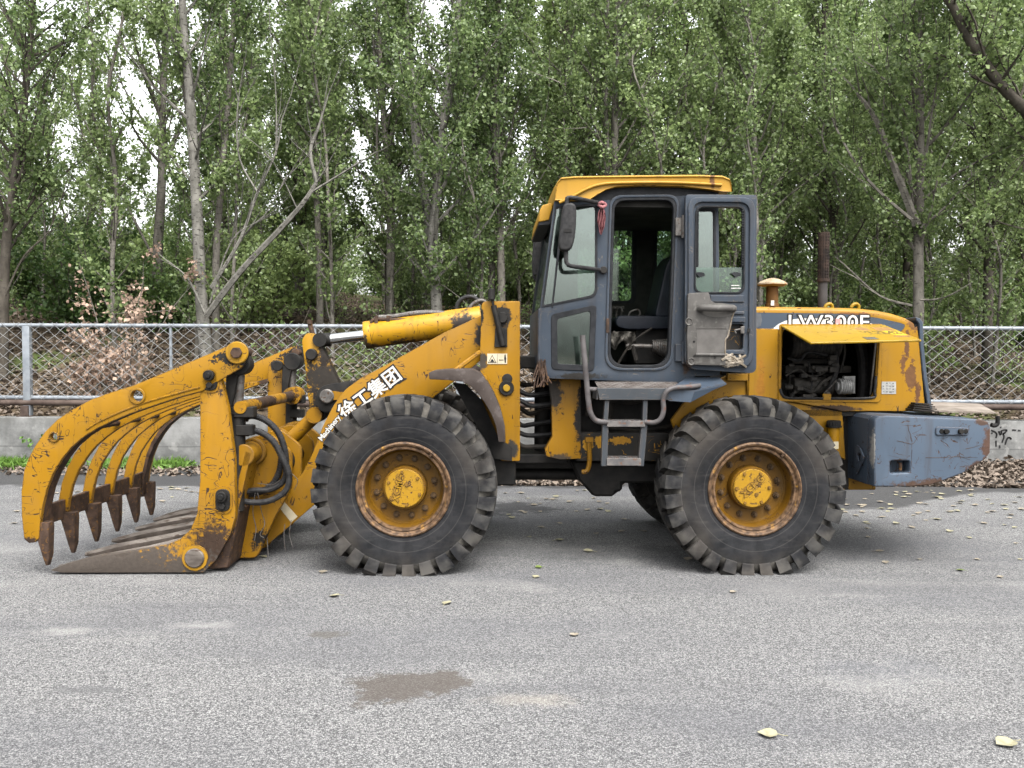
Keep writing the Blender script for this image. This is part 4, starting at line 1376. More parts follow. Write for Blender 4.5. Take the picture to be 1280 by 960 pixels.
# tilt cylinder, bell crank, tilt link
def tilt():
    a = P(458, 419, 0); c = P(602, 399, 0)
    brl = MB().cyl(a, c, .118, n=32).cyl(a - (c - a).normalized() * .012, a + (c - a).normalized() * .05, .122, n=32)
    m = paint('cylinder_yellow_paint', (.62, .31, .02), .3, .2, .5, [B(470, 437, 0, (.20, .4, .07), (.05, .035, .02), .3), B(545, 434, 0, (.55, .4, .09), (.045, .032, .022), .3), B(582, 410, 0, (.16, .4, .16), (.035, .028, .024)), B(459, 428, 0, (.02, .4, .09), (.05, .035, .02))], edge=.3)
    t = brl.build('tilt_cylinder', m, ROOT, bevel=.008, seg=2)
    d = P(402, 425, 0)
    MB().cyl(d, a + (c - a).normalized() * .02, .047, n=20).build('cylinder_rod', M_CHROME, t)
    MB().cyl(d + Vector((0, -.10, 0)), d + Vector((0, .10, 0)), .06, n=18).cyl(d + Vector((-.01, 0, 0)), d + Vector((.08, 0, .005)), .06, n=16).build('rod_eye', M_BLACK, t)
    up = Vector((0, 0, 1))
    # pipe and ribbed hose on top of the barrel
    pts = [P(466, 402, -.03), P(474, 397, -.03), P(490, 396, -.03), P(520, 391.5, -.03), P(548, 391, -.03), P(562, 396, -.04), P(572, 408, -.05)]
    mb = MB().tube(pts, .022, 10, 0, 6)
    cp = catmull(pts[3:], 12)
    for p, q in zip(cp[:-1], cp[1:]):
        mb.cyl(p, p.lerp(q, .5), .027, n=10)
    mb.build('hose', M_STEEL, t)
    mb = MB().tube([P(464, 404, -.06), P(470, 399, -.06), P(500, 400, -.06), P(545, 397, -.06)], .016, 8, 0, 4)
    for px in (468, 483): mb.box(P(px, 405, -.08), P(px + 6, 395, .02))
    mb.build('hard_pipe', M_RUSTED, t)
    for k, (pt) in enumerate(([(573, 398), (571, 384), (577, 374), (590, 371), (604, 380)], [(586, 404), (587, 388), (593, 379), (604, 376), (612, 384)])):
        MB().tube([P(x, y, .1 - .12 * k) for x, y in pt], .019, 10, 0, 6).build('hose', M_STEEL if k else M_HOSE, t)
    # bell crank
    out = fillet(PL([(379, 425), (384, 417), (393, 416), (400, 424), (428, 484), (424, 500), (404, 527), (393, 524), (387, 500), (383, 455)], 0), .06, 4)
    m = paint('bell_crank_paint', (.55, .27, .018), .5, .2, .5, [B(412, 474, 0, (.26, .4, .24), (.022, .018, .014)), B(404, 510, 0, (.16, .4, .22), (.018, .015, .013)), B(408, 440, 0, (.07, .4, .18), (.02, .016, .013)), B(390, 445, 0, (.05, .4, .06), GRIME)], edge=.6)
    bc = MB().prism(out, -.07, .07).build('bell_crank', m, ROOT, bevel=.01, seg=2)
    c1 = P(390, 443, -.07)
    MB().cyl((c1.x, -.12, c1.z), (c1.x, .12, c1.z), .05, n=18).build('pin', M_BLACK, bc, bevel=.008)
    # rusty grease fitting at its top
    MB().tube([P(391, 418, 0), P(388, 408, 0), P(387, 402, 0)], .022, 8).box(P(384, 405, -.03), P(391, 400, .03)).build('grease_fitting', M_RUSTED, bc)
    # pivot bracket between the arms
    out = fillet(PL([(394, 500), (398, 486), (410, 480), (445, 476), (462, 470), (440, 500), (415, 516), (400, 514)], -.16), .05, 4)
    pb = MB().prism(out, -.19, -.12).build('pivot_bracket', M_BLACK, ROOT, bevel=.008, seg=2)
    MB().prism(out, .12, .19).build('pivot_bracket', M_BLACK, ROOT, bevel=.008, seg=2)
    c = P(410, 495, -.16)
    MB().cyl((c.x, -.23, c.z), (c.x, .23, c.z), .062, n=20).build('pivot_pin', M_STEEL, pb, bevel=.01)
    c2 = P(412, 495, -.2)
    MB().prism([(c2.x - .05, c2.z - .035), (c2.x + .16, c2.z - .03), (c2.x + .17, c2.z + .03), (c2.x - .05, c2.z + .05)], -.215, -.20).build('keeper_plate', M_ARM_IN, pb)
    # link from the crank foot to the grapple back
    l0 = P(396, 518, 0); l1 = P(352, 560, 0)
    MB().cyl(l0, l1, .06, n=16).cyl(l0 + Vector((0, -.13, 0)), l0 + Vector((0, .13, 0)), .07, n=16).build('tilt_link', M_ARM_IN, ROOT)
tilt()

# ------------------------------------------------------------------ grapple
def grapple():
    YN = -1.05
    g = None
    # fork: the two side plates
    out_px = [(250, 600), (250, 475), (252, 461), (259, 452), (268, 452), (273, 462), (279, 485), (285, 510), (293, 574), (294.5, 645), (288, 668), (270, 700), (254, 716), (240, 722), (108, 722), (78, 718), (62, 713), (84, 704.5), (112, 697), (160, 690), (206, 682), (224, 675), (238, 662), (246, 643)]
    out = PL(out_px, YN)
    out = [(x, max(z, .015)) for x, z in out]
    c = P(263, 469, YN)
    fork = MB().prism(out, YN, YN + .07).build('grapple_fork', M_POST, ROOT, bevel=.007, seg=2)
    f2 = dup(fork, fork, 'side_plate'); f2.name = 'side_plate'; f2.data = fork.data; f2.location = (0, 2.03, 0)
    # bolt lugs on the near and far posts
    for py in (469, 620):
        px = 263 if py == 469 else 279
        for y in (YN,):
            p = P(px, py, y); q = P(px + (0 if py == 469 else -1), py + 12, y)
            mb = MB().prism([(a + p.x, c_ + p.z - .035) for a, c_ in fillet([(-.055, -.08), (.055, -.08), (.055, .09), (-.055, .09)], .055, 5)], y - .02, y)
            mb.cyl((p.x, y - .015, p.z), (p.x, y - .06, p.z), .04, n=16).cyl((p.x, y - .055, p.z), (p.x, y - .075, p.z), .024, n=6)
            mb.cyl((p.x, y - .015, p.z - .075), (p.x, y - .045, p.z - .075), .025, n=6)
            mb.build('bolt_lug', M_BLACK, fork, bevel=.004)
            m2 = MB().prism([(a + p.x, c_ + p.z - .035) for a, c_ in fillet([(-.07, -.10), (.07, -.10), (.07, .11), (-.07, .11)], .07, 5)], y - .008, y)
            m2.build('boss_plate', M_ARM, fork)
    p = P(352, 457, 1.03)
    MB().cyl((p.x, .92, p.z), (p.x, .85, p.z), .05, n=16).build('bolt_lug', M_BLACK, fork, bevel=.006)
    p = P(244, 697, YN)
    MB().cyl((p.x, YN, p.z), (p.x, YN - .012, p.z), .098, n=28).build('boss_plate', paint('boss_ring_paint', (.50, .25, .03), .9, .3, .4, edge=.8), fork)
    MB().cyl((p.x, YN, p.z), (p.x, YN - .03, p.z), .074, n=28).build('pin', M_TINE, fork, bevel=.008)
    # back beam, floor and gussets between the plates
    q0 = P(262, 702, YN); q1 = P(292, 640, YN)
    mb = MB().prism([(q0.x - .05, .02), (q0.x + .12, .03), (q1.x + .02, q1.z), (q1.x - .10, q1.z), (q0.x - .02, q0.z + .03)], YN + .072, -YN - .045)
    mb.build('back_beam', M_RUSTED, fork, bevel=.01)
    # lower tines
    tip = P(62, 713, YN); rear = P(262, 700, YN)
    ys = [-.955, -.51, 0.0, .51, .96]
    for i, y in enumerate(ys):
        w = .075
        L0, L1 = tip.x + .02, rear.x
        vs = []
        for (t, hw, zt, zb) in ((0, .010, .050, .022), (.08, .036, .075, .016), (.22, .046, .120, .040), (.60, .050, .205, .125), (1.0, .054, .32, .235)):
            x = L0 + (L1 - L0) * t
            for (dy, z) in ((-hw, zb), (hw, zb), (hw, zt - .022), (hw * .45, zt), (-hw * .45, zt), (-hw, zt - .022)):
                vs.append((x, y + dy, z))
        fs = []
        for k in range(4):
            for q in range(6): fs.append((k * 6 + q, k * 6 + (q + 1) % 6, k * 6 + 6 + (q + 1) % 6, k * 6 + 6 + q))
        fs += [tuple(range(5, -1, -1)), tuple(24 + q for q in range(6))]
        mbt = MB().add(vs, fs)
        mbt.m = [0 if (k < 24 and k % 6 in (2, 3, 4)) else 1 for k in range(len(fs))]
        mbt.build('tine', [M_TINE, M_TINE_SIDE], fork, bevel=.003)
    # torsion shaft between the posts
    a = P(305, 508, -.85); bq = P(352, 497, 1.0)
    z = a.z; x = P(300, 508, -.98).x
    m = paint('shaft_paint', (.45, .21, .015), .9, .6, .6, [((x, -.3, z), (.2, .35, .2), RB, .2), ((x, .55, z), (.2, .2, .2), RB, .2)], edge=0)
    MB().cyl((x, YN + .07, z), (x, -YN - .07, z), .048, n=20).cyl((x, .78, z), (x, -YN - .05, z), .085, n=20).build('torsion_shaft', m, fork)
    xs = P(331, 560, 0).x
    # ear plates and tubes on the back of the fork
    def ears(y):
        o = fillet(PL([(318, 545), (345, 538), (372, 560), (372, 606), (352, 640), (330, 690), (290, 690), (300, 640), (312, 600)], -.42), .05, 4)
        return o
    bk = MB()
    for y in (-.62, -.25, .25, .62):
        bk.prism(ears(y), y - .025, y + .025)
    bk.build('back_ear', M_ARM_IN, fork, bevel=.006)
    c = P(326, 560, -.42); c2 = P(340, 590, -.3)
    MB().cyl((c.x, -.95, c.z), (c.x, .98, c.z), .085, n=24).cyl((c.x, -.70, c.z), (c.x, -.5, c.z), .11, n=24).cyl((c.x, .2, c.z), (c.x, .45, c.z), .11, n=24).cyl((c.x, .7, c.z), (c.x, .98, c.z), .12, n=24).build('back_tube', M_ARM_IN, fork, bevel=.006)
    c = P(352, 575, -.25)
    MB().cyl((c.x, -.30, c.z), (c.x, .3, c.z), .09, n=24).cyl((c.x, -.33, c.z), (c.x, -.27, c.z), .12, n=24).build('link_pin', M_BLACK, fork, bevel=.008)
    # back plate of the fork
    o = PL([(297, 640), (318, 560), (324, 562), (306, 645)], -.7)
    MB().prism(o, -.95, .98).build('back_plate', M_ARM_IN, fork)

    # upper jaw
    jaw_px = [(298, 429), (306, 433), (311, 441), (308, 453), (300, 461), (284, 470), (252, 489), (222, 497), (190, 507.5), (160, 518), (139, 527), (120, 536), (103, 547), (88, 560), (77, 574), (66, 592), (58, 612), (53, 634), (50, 655), (49, 672), (44, 678), (36, 679), (30, 674), (27, 645), (26.5, 615), (30, 588), (36, 572), (44, 557), (56, 540), (71, 525), (90, 512), (115, 499), (140, 490), (166, 482), (200, 468), (238, 452), (262, 442), (285, 432)]
    jo = PL(jaw_px, YN - .02)
    h1 = circ(xz(P(172, 495, YN - .02)), .043, 20); h2 = circ(xz(P(68, 546, YN - .02)), .026, 16)
    jaw = MB().prism(jo, YN - .02, YN + .02, 0, (h1, h2)).build('grapple_jaw', M_JAW, ROOT, bevel=.006, seg=2)
    j2 = dup(jaw, jaw); j2.name = 'jaw_plate'; j2.location = (0, 2.10, 0)
    for px, py, r in ((172, 495, .062), (68, 546, .04)):
        p = P(px, py, YN - .02)
        MB().lathe([(YN - .032, r), (YN - .036, r - .004), (YN - .036, r * .74), (YN + .02, r * .72)], (p.x, 0, p.z), 24).build('hole_ring', M_JAW, jaw)
    # dark wrapper strip closing the inner edge of the jaw plates
    inner = jaw_px[6:20]
    pin = [P(a, c_, YN - .02) for a, c_ in inner]
    for y0, y1 in ((YN + .02, YN + .13), (.92, 1.03)):
        o = [(p.x, p.z) for p in pin]
        o2 = [(p.x - .022 * 1.0, p.z + .030) for p in pin]
        lo = o + list(reversed(o2))
        MB().prism(lo, y0, y1).build('inner_strip', M_RUSTED, jaw)
    # weld bead line along the near plate
    bead = [P(a, c_, YN - .022) for a, c_ in [(250, 484), (220, 492), (190, 500.5), (160, 511), (139, 520), (120, 529), (108, 537)]]
    MB().tube(bead, .007, 6, 0, 3).build('weld_bead', M_JAW, jaw)
    # four ribs on the same curve
    rib_px_in = [(250, 492), (222, 501), (190, 511), (160, 522), (139, 531), (120, 541), (103, 553), (88, 566), (77, 580), (66, 597), (58, 617), (53, 639), (50, 662)]
    rib_px_out = [(250, 486), (220, 490), (185, 498), (151, 510), (127, 520), (106, 531), (88, 544), (73, 558), (61, 574), (51, 593), (43, 615), (38.5, 640), (38, 664)]
    ro = PL(rib_px_in + list(reversed(rib_px_out)), YN)
    for i in range(4):
        y = -1.05 + .42 * (i + 1) + .02
        MB().prism(ro, y - .022, y + .022).build('rib', M_RIB, jaw, bevel=.005)
        # weld tube where the rib meets its neighbour
    # spacer tubes along the arc, joining the ribs
    for k, (px, py) in enumerate([(118, 534)]):
        p = P(px, py, YN)
        MB().cyl((p.x, YN + .02, p.z), (p.x, 1.03, p.z), .022, n=12).build('spacer_tube', M_RUSTED, jaw)
    for i in range(5):
        y = -1.05 + .42 * i + .03
        p = P(150, 515, YN)
        MB().cyl((p.x, y, p.z), (p.x, y + .10, p.z), .026, n=12).build('spacer_tube', M_JAW, jaw)
    # cross bar
    p = P(44, 648, YN); bar_z = p.z
    MB().box((p.x - .008, YN + .02, p.z - .075), (p.x + .028, 1.03, p.z + .075)).build('cross_bar', M_RUSTED, jaw, bevel=.004)
    # teeth under each rib
    for i in range(6):
        y = [-1.05 + .03, -.61, -.19, .23, .65, 1.03][i]
        t = P(58, 704, YN); a = P(40, 668, YN); bb = P(60, 660, YN)
        tx0, tx1 = (a.x, bb.x)
        vs = []
        for (x0, x1, z, hw) in ((tx0 + .025, tx1 + .010, bar_z - .03, .044), (tx0 + .025, tx1 + .012, bar_z - .085, .046), (tx0 + .075, tx1 + .008, t.z + .06, .036), (tx1 - .030, tx1 - .006, t.z - .02, .016)):
            vs += [(x0, y - hw, z), (x1, y - hw, z), (x1, y + hw, z), (x0, y + hw, z)]
        fs = []
        for k in range(3):
            for q in range(4): fs.append((k * 4 + q, k * 4 + (q + 1) % 4, k * 4 + 4 + (q + 1) % 4, k * 4 + 4 + q))
        fs += [(3, 2, 1, 0), (12, 13, 14, 15)]
        MB().add(vs, fs).build('tooth', M_RUSTED, jaw, bevel=.003)
    # pins at the top
    p = P(297, 441, YN - .02)
    mb = MB().cyl((p.x, YN - .045, p.z), (p.x, YN - .02, p.z), .085, n=24)
    mb.build('pin_plate', paint('pin_plate_paint', (.5, .25, .02), .8, .5, .6, edge=.7), jaw, bevel=.006)
    MB().cyl((p.x, YN - .07, p.z), (p.x, YN - .04, p.z), .045, n=6).cyl((p.x, YN - .05, p.z), (p.x, -.80, p.z), .04, n=16).cyl((p.x, .9, p.z), (p.x, 1.1, p.z), .04, n=16).build('pin', M_RUSTED, jaw, bevel=.005)
    # grapple cylinders behind the posts
    for y in (-.90, .93):
        t0 = P(299, 452, -.95); t1 = P(296, 512, -.95); t2 = P(294, 640, -.95)
        t0 = Vector((t0.x, y, t0.z)); t1 = Vector((t1.x, y, t1.z)); t2 = Vector((t2.x, y, t2.z))
        cy = MB().cyl(t1, t2, .055, n=18).cyl(t1 + Vector((0, 0, .02)), t1 - Vector((0, 0, .04)), .075, n=18).box(t1 + Vector((-.02, -.07, -.06)), t1 + Vector((.13, .05, .02))).box(t1 + Vector((-.01, -.06, -.20)), t1 + Vector((.12, .04, -.12)))
        cy = cy.build('grapple_cylinder', M_BLACK, ROOT, bevel=.006)
        MB().cyl(t0, t1, .034, n=18).build('cylinder_rod', M_STEEL, cy)
        MB().cyl(t0 + Vector((0, -.07, -.02)), t0 + Vector((0, .07, -.02)), .085, n=18).prism(PL([(283, 462), (305, 448), (309, 452), (297, 472), (290, 510), (282, 505)], -.95), y - .06, y - .02).build('rod_eye', M_BLACK, cy, bevel=.006)
    # hydraulic hoses
    hs = [([(305, 522), (318, 520), (336, 528), (350, 545), (357, 570), (356, 598), (340, 611), (318, 613), (304, 615)], -.78),
          ([(306, 540), (322, 539), (340, 550), (352, 570), (361, 592), (358, 612), (342, 624), (325, 628), (306, 627)], -.86),
          ([(303, 618), (318, 617), (338, 608), (349, 590), (352, 570)], -.7)]
    for pts, y in hs:
        mb = MB().tube([P(a, c_, y) for a, c_ in pts], .024, 10, 0, 7)
        cp = catmull([P(a, c_, y) for a, c_ in pts], 14)
        for p_, q_ in zip(cp[6:60:2], cp[7:61:2]): mb.cyl(p_, p_.lerp(q_, .6), .0275, n=10)
        mb.cyl(P(pts[0][0] - 4, pts[0][1], y), P(pts[0][0] + 5, pts[0][1], y), .034, n=8)
        mb.build('hydraulic_hose', M_HOSE, ROOT)
    # loose wires hanging from the hoses
    for pts in ([(322, 616), (327, 640), (331, 655), (325, 668), (330, 672)], [(350, 600), (340, 606), (322, 604)], [(319, 616), (316, 640), (320, 660), (318, 676)], [(362, 590), (372, 600), (368, 612)],
                [(334, 672), (335, 690), (336, 700)], [(356, 655), (355, 672), (357, 690)], [(364, 650), (362, 668), (366, 684)]):
        MB().tube([P(a, c_, -.80) for a, c_ in pts], .0032, 5, 0, 4).build('loose_wire', M_STEEL, ROOT)
grapple()

# ------------------------------------------------------------------ front frame, tower, fender
def front_frame():
    out = PL([(602, 380), (606, 376.5), (650, 376.5), (650, 576), (626, 576), (612, 540), (601, 500), (600, 440)], -.55)
    fr = MB().prism(fillet(out, .015, 2), -.57, -.52).build('front_frame', M_TOWER, ROOT, bevel=.006, seg=2)
    f2 = dup(fr, fr); f2.name = 'tower_plate'; f2.location = (0, 1.09, 0)
    # inside: boxed core
    c0 = P(603, 560, -.52); c1 = P(650, 440, -.52)
    MB().box((c0.x + .02, -.515, .60), (c1.x - .03, .515, c1.z)).build('frame_core', M_BLACK, fr, bevel=.01)
    MB().box((c0.x - .55, -.40, .62), (c0.x + .1, .40, .86)).build('nose_beam', M_BLACK, fr, bevel=.02)
    # boom pivot pin (greasy) on top
    p = P(628, 397, -.57)
    MB().cyl((p.x, -.60, p.z), (p.x, .60, p.z), .045, n=18).build('boom_pin', M_BLACK, fr, bevel=.006)
    # slanting black lamp stalk with lamp on top
    a = P(629, 432, -.60); bq = P(617, 382, -.60)
    st = MB().cyl(a, bq, .024, n=14).build('lamp_stalk', M_BLACK, ROOT)
    MB().prism(PL([(619, 410), (634, 410), (634, 434), (618, 434)], -.575), -.59, -.571).build('stalk_bracket', M_BLACK, st, bevel=.003)
    MB().cyl(P(617, 384, -.60), P(615, 372, -.60), .012, n=8).cyl(P(614.5, 375, -.60), P(614.5, 361, -.60), .030, .028, n=14).build('work_lamp', M_BLACK, st, bevel=.008)
    # low pin plate
    p = P(633, 485, -.57); q = P(634, 475, -.57)
    mb = MB().cyl((p.x, -.57, p.z), (p.x, -.592, p.z), .062, n=20).cyl((q.x, -.57, q.z + .01), (q.x, -.589, q.z + .01), .042, n=16)
    mb.build('pin_plate', M_BLACK, fr, bevel=.005)
    MB().cyl((p.x, -.59, p.z), (p.x, -.605, p.z), .030, n=14).build('grease_cap', paint('grease_cap_paint', (.5, .28, .03), .9, .5, .5, edge=.5), fr, bevel=.005)
    # warning sticker
    s = PL([(609, 442), (634, 442), (634, 455), (609, 455)], -.573)
    sk = MB().prism(s, -.575, -.5715).build('warning_sticker', M_CREAM, fr)
    y0, y1 = -.5765, -.5751
    def ring(pts, w):
        c = Vector((sum(p[0] for p in pts) / len(pts), sum(p[1] for p in pts) / len(pts)))
        inn = [tuple(c + (Vector(p) - c) * w) for p in pts]
        return MB().prism(pts, y0, y1, 0, (inn,))
    tri = PL([(615.3, 443.6), (620.6, 453.6), (610, 453.6)], -.5755)
    mb = ring(tri, .80)
    mb.prism(PL([(614.6, 449), (616, 449), (618, 452.4), (612.6, 452.4)], -.5755), y0, y1)
    mb.prism(PL([(621.4, 442.5), (621.8, 442.5), (621.8, 454.5), (621.4, 454.5)], -.5755), y0, y1)
    mb.prism(PL([(630.5, 445), (632.3, 445), (632.8, 448.5), (632.2, 453.6), (631, 453.6), (630.2, 448.5)], -.5755), y0, y1)
    mb.prism(circ(xz(P(631.4, 444, -.5755)), .006, 10), y0, y1)
    mb.prism(PL([(625.2, 449.6), (629.6, 449.6), (629.6, 450.5), (625.2, 450.5)], -.5755), y0, y1)
    mb.prism(PL([(625, 448.8), (625, 451.2), (623.8, 450)], -.5755), y0, y1)
    mb.build('pictograms', M_INK, sk)
    # brown fender over the front wheel
    ow = [(536, 466), (541, 463.5), (556, 462), (575, 461), (590, 461.5), (600, 466), (609, 477), (618, 493), (626, 512), (631, 532), (632, 552)]
    iw = [(623, 552), (620, 532), (614, 517), (606, 503), (597, 491), (588, 482), (578, 477), (560, 475), (537, 474)]
    fe = MB().prism(PL(ow + iw, -1.0), -1.03, -.98).build('front_fender', M_FENDER, ROOT, bevel=.008, seg=2)
    thin = [(a, c + 3) for a, c in reversed(ow)]
    MB().prism(PL(ow + thin, -1.0), -.98, -.58).build('fender_skirt', M_FENDER, fe)
    MB().prism(PL([(566, 478), (582, 480), (602, 500), (622, 545), (640, 560), (640, 576), (612, 572), (600, 540)], -.62), -.64, -.6).build('mud_plate', M_BLACK, fe)
    f2 = dup(fe, ROOT); f2.scale = (1, -1, 1)
    MB().cyl(P(560, 470, -.9), P(600, 440, -.55), .02, n=8).cyl(P(606, 480, -.9), P(606, 470, -.5), .02, n=8).build('fender_stay', M_ARM_IN, fe)
front_frame()

# ------------------------------------------------------------------ articulation and belly
def chassis():
    x0 = P(648, 500, -.5).x; x1 = P(690, 500, -.5).x
    zt = P(660, 452, -.3).z; zl = P(660, 576, -.3).z
    ch = MB().box((x0 - .05, -.34, zl - .02), (x1 + .15, .34, zl + .06)).box((x0 - .05, -.30, zt - .06), (x1 + .1, .30, zt + .05)).cyl((x1 - .05, 0, zl - .1), (x1 - .05, 0, zt + .05), .07, n=16)
    ch.build('articulation_joint', M_BLACK, ROOT, bevel=.01)
    rnd = random.Random(4)
    for k in range(7):
        z = zl + .12 + (zt - zl - .15) * (k + .5) / 8
        y = -.30 + .09 * (k % 4)
        pts = [Vector((x0 - .05, y, z + .03)), Vector((x0 + .04, y - .02, z - .02 + rnd.uniform(-.03, .03))), Vector((x0 + .12, y - .03, z - .04)), Vector((x1 - .01, y - .02, z - .04 + rnd.uniform(0, .06))), Vector((x1 + .12, y, z))]
        MB().tube(pts, .020, 8, 0, 6).build('steering_hose', M_HOSE if k % 3 else M_DARK, ROOT)
    # rear frame
    out = PL([(684, 470), (726, 470), (726, 573), (700, 574), (682, 570), (681, 561), (690, 545), (689, 500)], -.5)
    rf = MB().prism(out, -.52, -.44).build('rear_frame', M_FRAME, ROOT, bevel=.008, seg=2)
    r2 = dup(rf, rf); r2.name = 'frame_plate'; r2.location = (0, .96, 0)
    # rear frame side, blackened, with the hollow above it
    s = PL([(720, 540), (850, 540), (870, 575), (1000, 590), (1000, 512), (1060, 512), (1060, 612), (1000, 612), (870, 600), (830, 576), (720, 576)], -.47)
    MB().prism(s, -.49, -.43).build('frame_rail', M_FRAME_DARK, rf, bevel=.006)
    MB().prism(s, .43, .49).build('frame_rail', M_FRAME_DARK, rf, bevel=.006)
    xa = P(724, 500, -.45).x; xb = P(1000, 500, -.45).x
    z0 = P(724, 560, -.45).z; z1 = P(724, 474, -.45).z
    MB().box((xa, -.26, z0 - .1), (xb, .30, z1)).build('transmission', M_BLACK, rf, bevel=.03)
    MB().box((xa - .35, -.42, z1 + .0), (xb - .2, .42, z1 + .02)).build('floor_plate', M_BLACK, rf)
    # pipes in the hollow
    for pts in ([(732, 520), (738, 500), (752, 492), (790, 498)], [(735, 505), (752, 530), (800, 538), (840, 532)], [(760, 480), (764, 500), (762, 530)], [(745, 488), (752, 497), (790, 503), (815, 494)]):
        MB().tube([P(a, c, -.36) for a, c in pts], .018, 8, 0, 6).build('oil_pipe', M_DARK, ROOT)
    # belly: drive line, tank and guard
    a = P(622, 577, -.1); c = P(770, 577, -.1)
    MB().cyl((a.x - .3, 0, .62), (c.x + .3, 0, .62), .05, n=14).box((a.x, -.2, P(640, 586, -.2).z), (c.x, .2, P(640, 572, -.2).z)).build('drive_shaft', M_BLACK, ROOT, bevel=.01)
    o = PL([(712, 574), (850, 576), (850, 602), (776, 602), (776, 612), (768, 613), (766, 618.5), (740, 618.5), (722, 598)], -.2)
    MB().prism(o, -.3, .3).build('belly_guard', M_BLACK, ROOT, bevel=.02)
    mb = MB().tube([P(736, 552, -.53), P(737, 575, -.53), P(734, 588, -.53), P(727, 590, -.53)], .02, 8, 0, 4)
    mb.box(P(732, 553, -.55), P(741, 546, -.49)).build('tow_hook', M_ARM_IN, ROOT)
    # yellow rear body sides under the hood and around the wheel
    s = PL([(838, 525), (862, 492), (906, 470), (975, 466), (975, 500), (1052, 514), (1056, 575), (1030, 560), (1000, 520), (960, 498), (905, 496), (865, 522), (846, 548)], -.58)
    MB().prism(s, -.60, -.56).build('rear_fender', M_HOOD, ROOT, bevel=.006)
    s = PL([(838, 525), (862, 492), (906, 470), (975, 466), (975, 500), (1052, 514), (1056, 575), (1030, 560), (1000, 520), (960, 498), (905, 496), (865, 522), (846, 548)], -.58)
    MB().prism(s, .56, .60).build('rear_fender', M_HOOD, ROOT, bevel=.006)
    o = PL([(1040, 505), (1094, 508), (1094, 612), (1060, 612), (1044, 595)], -.45)
    MB().prism(o, -.47, .47).build('rear_crossmember', M_HOOD, ROOT, bevel=.01)
    # filler neck
    p = P(1042, 565, -.66); q = P(1042, 534, -.66)
    fn = MB().cyl(p, q, .046, n=22).build('filler_neck', M_HOOD, ROOT)
    mb = MB().cyl(q, q + Vector((0, 0, .012)), .064, n=24).cyl(q + Vector((0, 0, .012)), q + Vector((0, 0, .055)), .05, n=24)
    for i in range(16):
        a = 2 * math.pi * i / 16
        mb.box((q.x + .05 * math.cos(a) - .005, q.y + .05 * math.sin(a) - .005, q.z + .015), (q.x + .05 * math.cos(a) + .005, q.y + .05 * math.sin(a) + .005, q.z + .05))
    mb.build('filler_cap', M_BLACK, fn)
    mb = MB().box((p.x - .02, p.y - .0505, p.z + .03), (p.x + .02, p.y - .046, p.z + .09)); mb.build('sticker', M_CREAM, fn)
chassis()

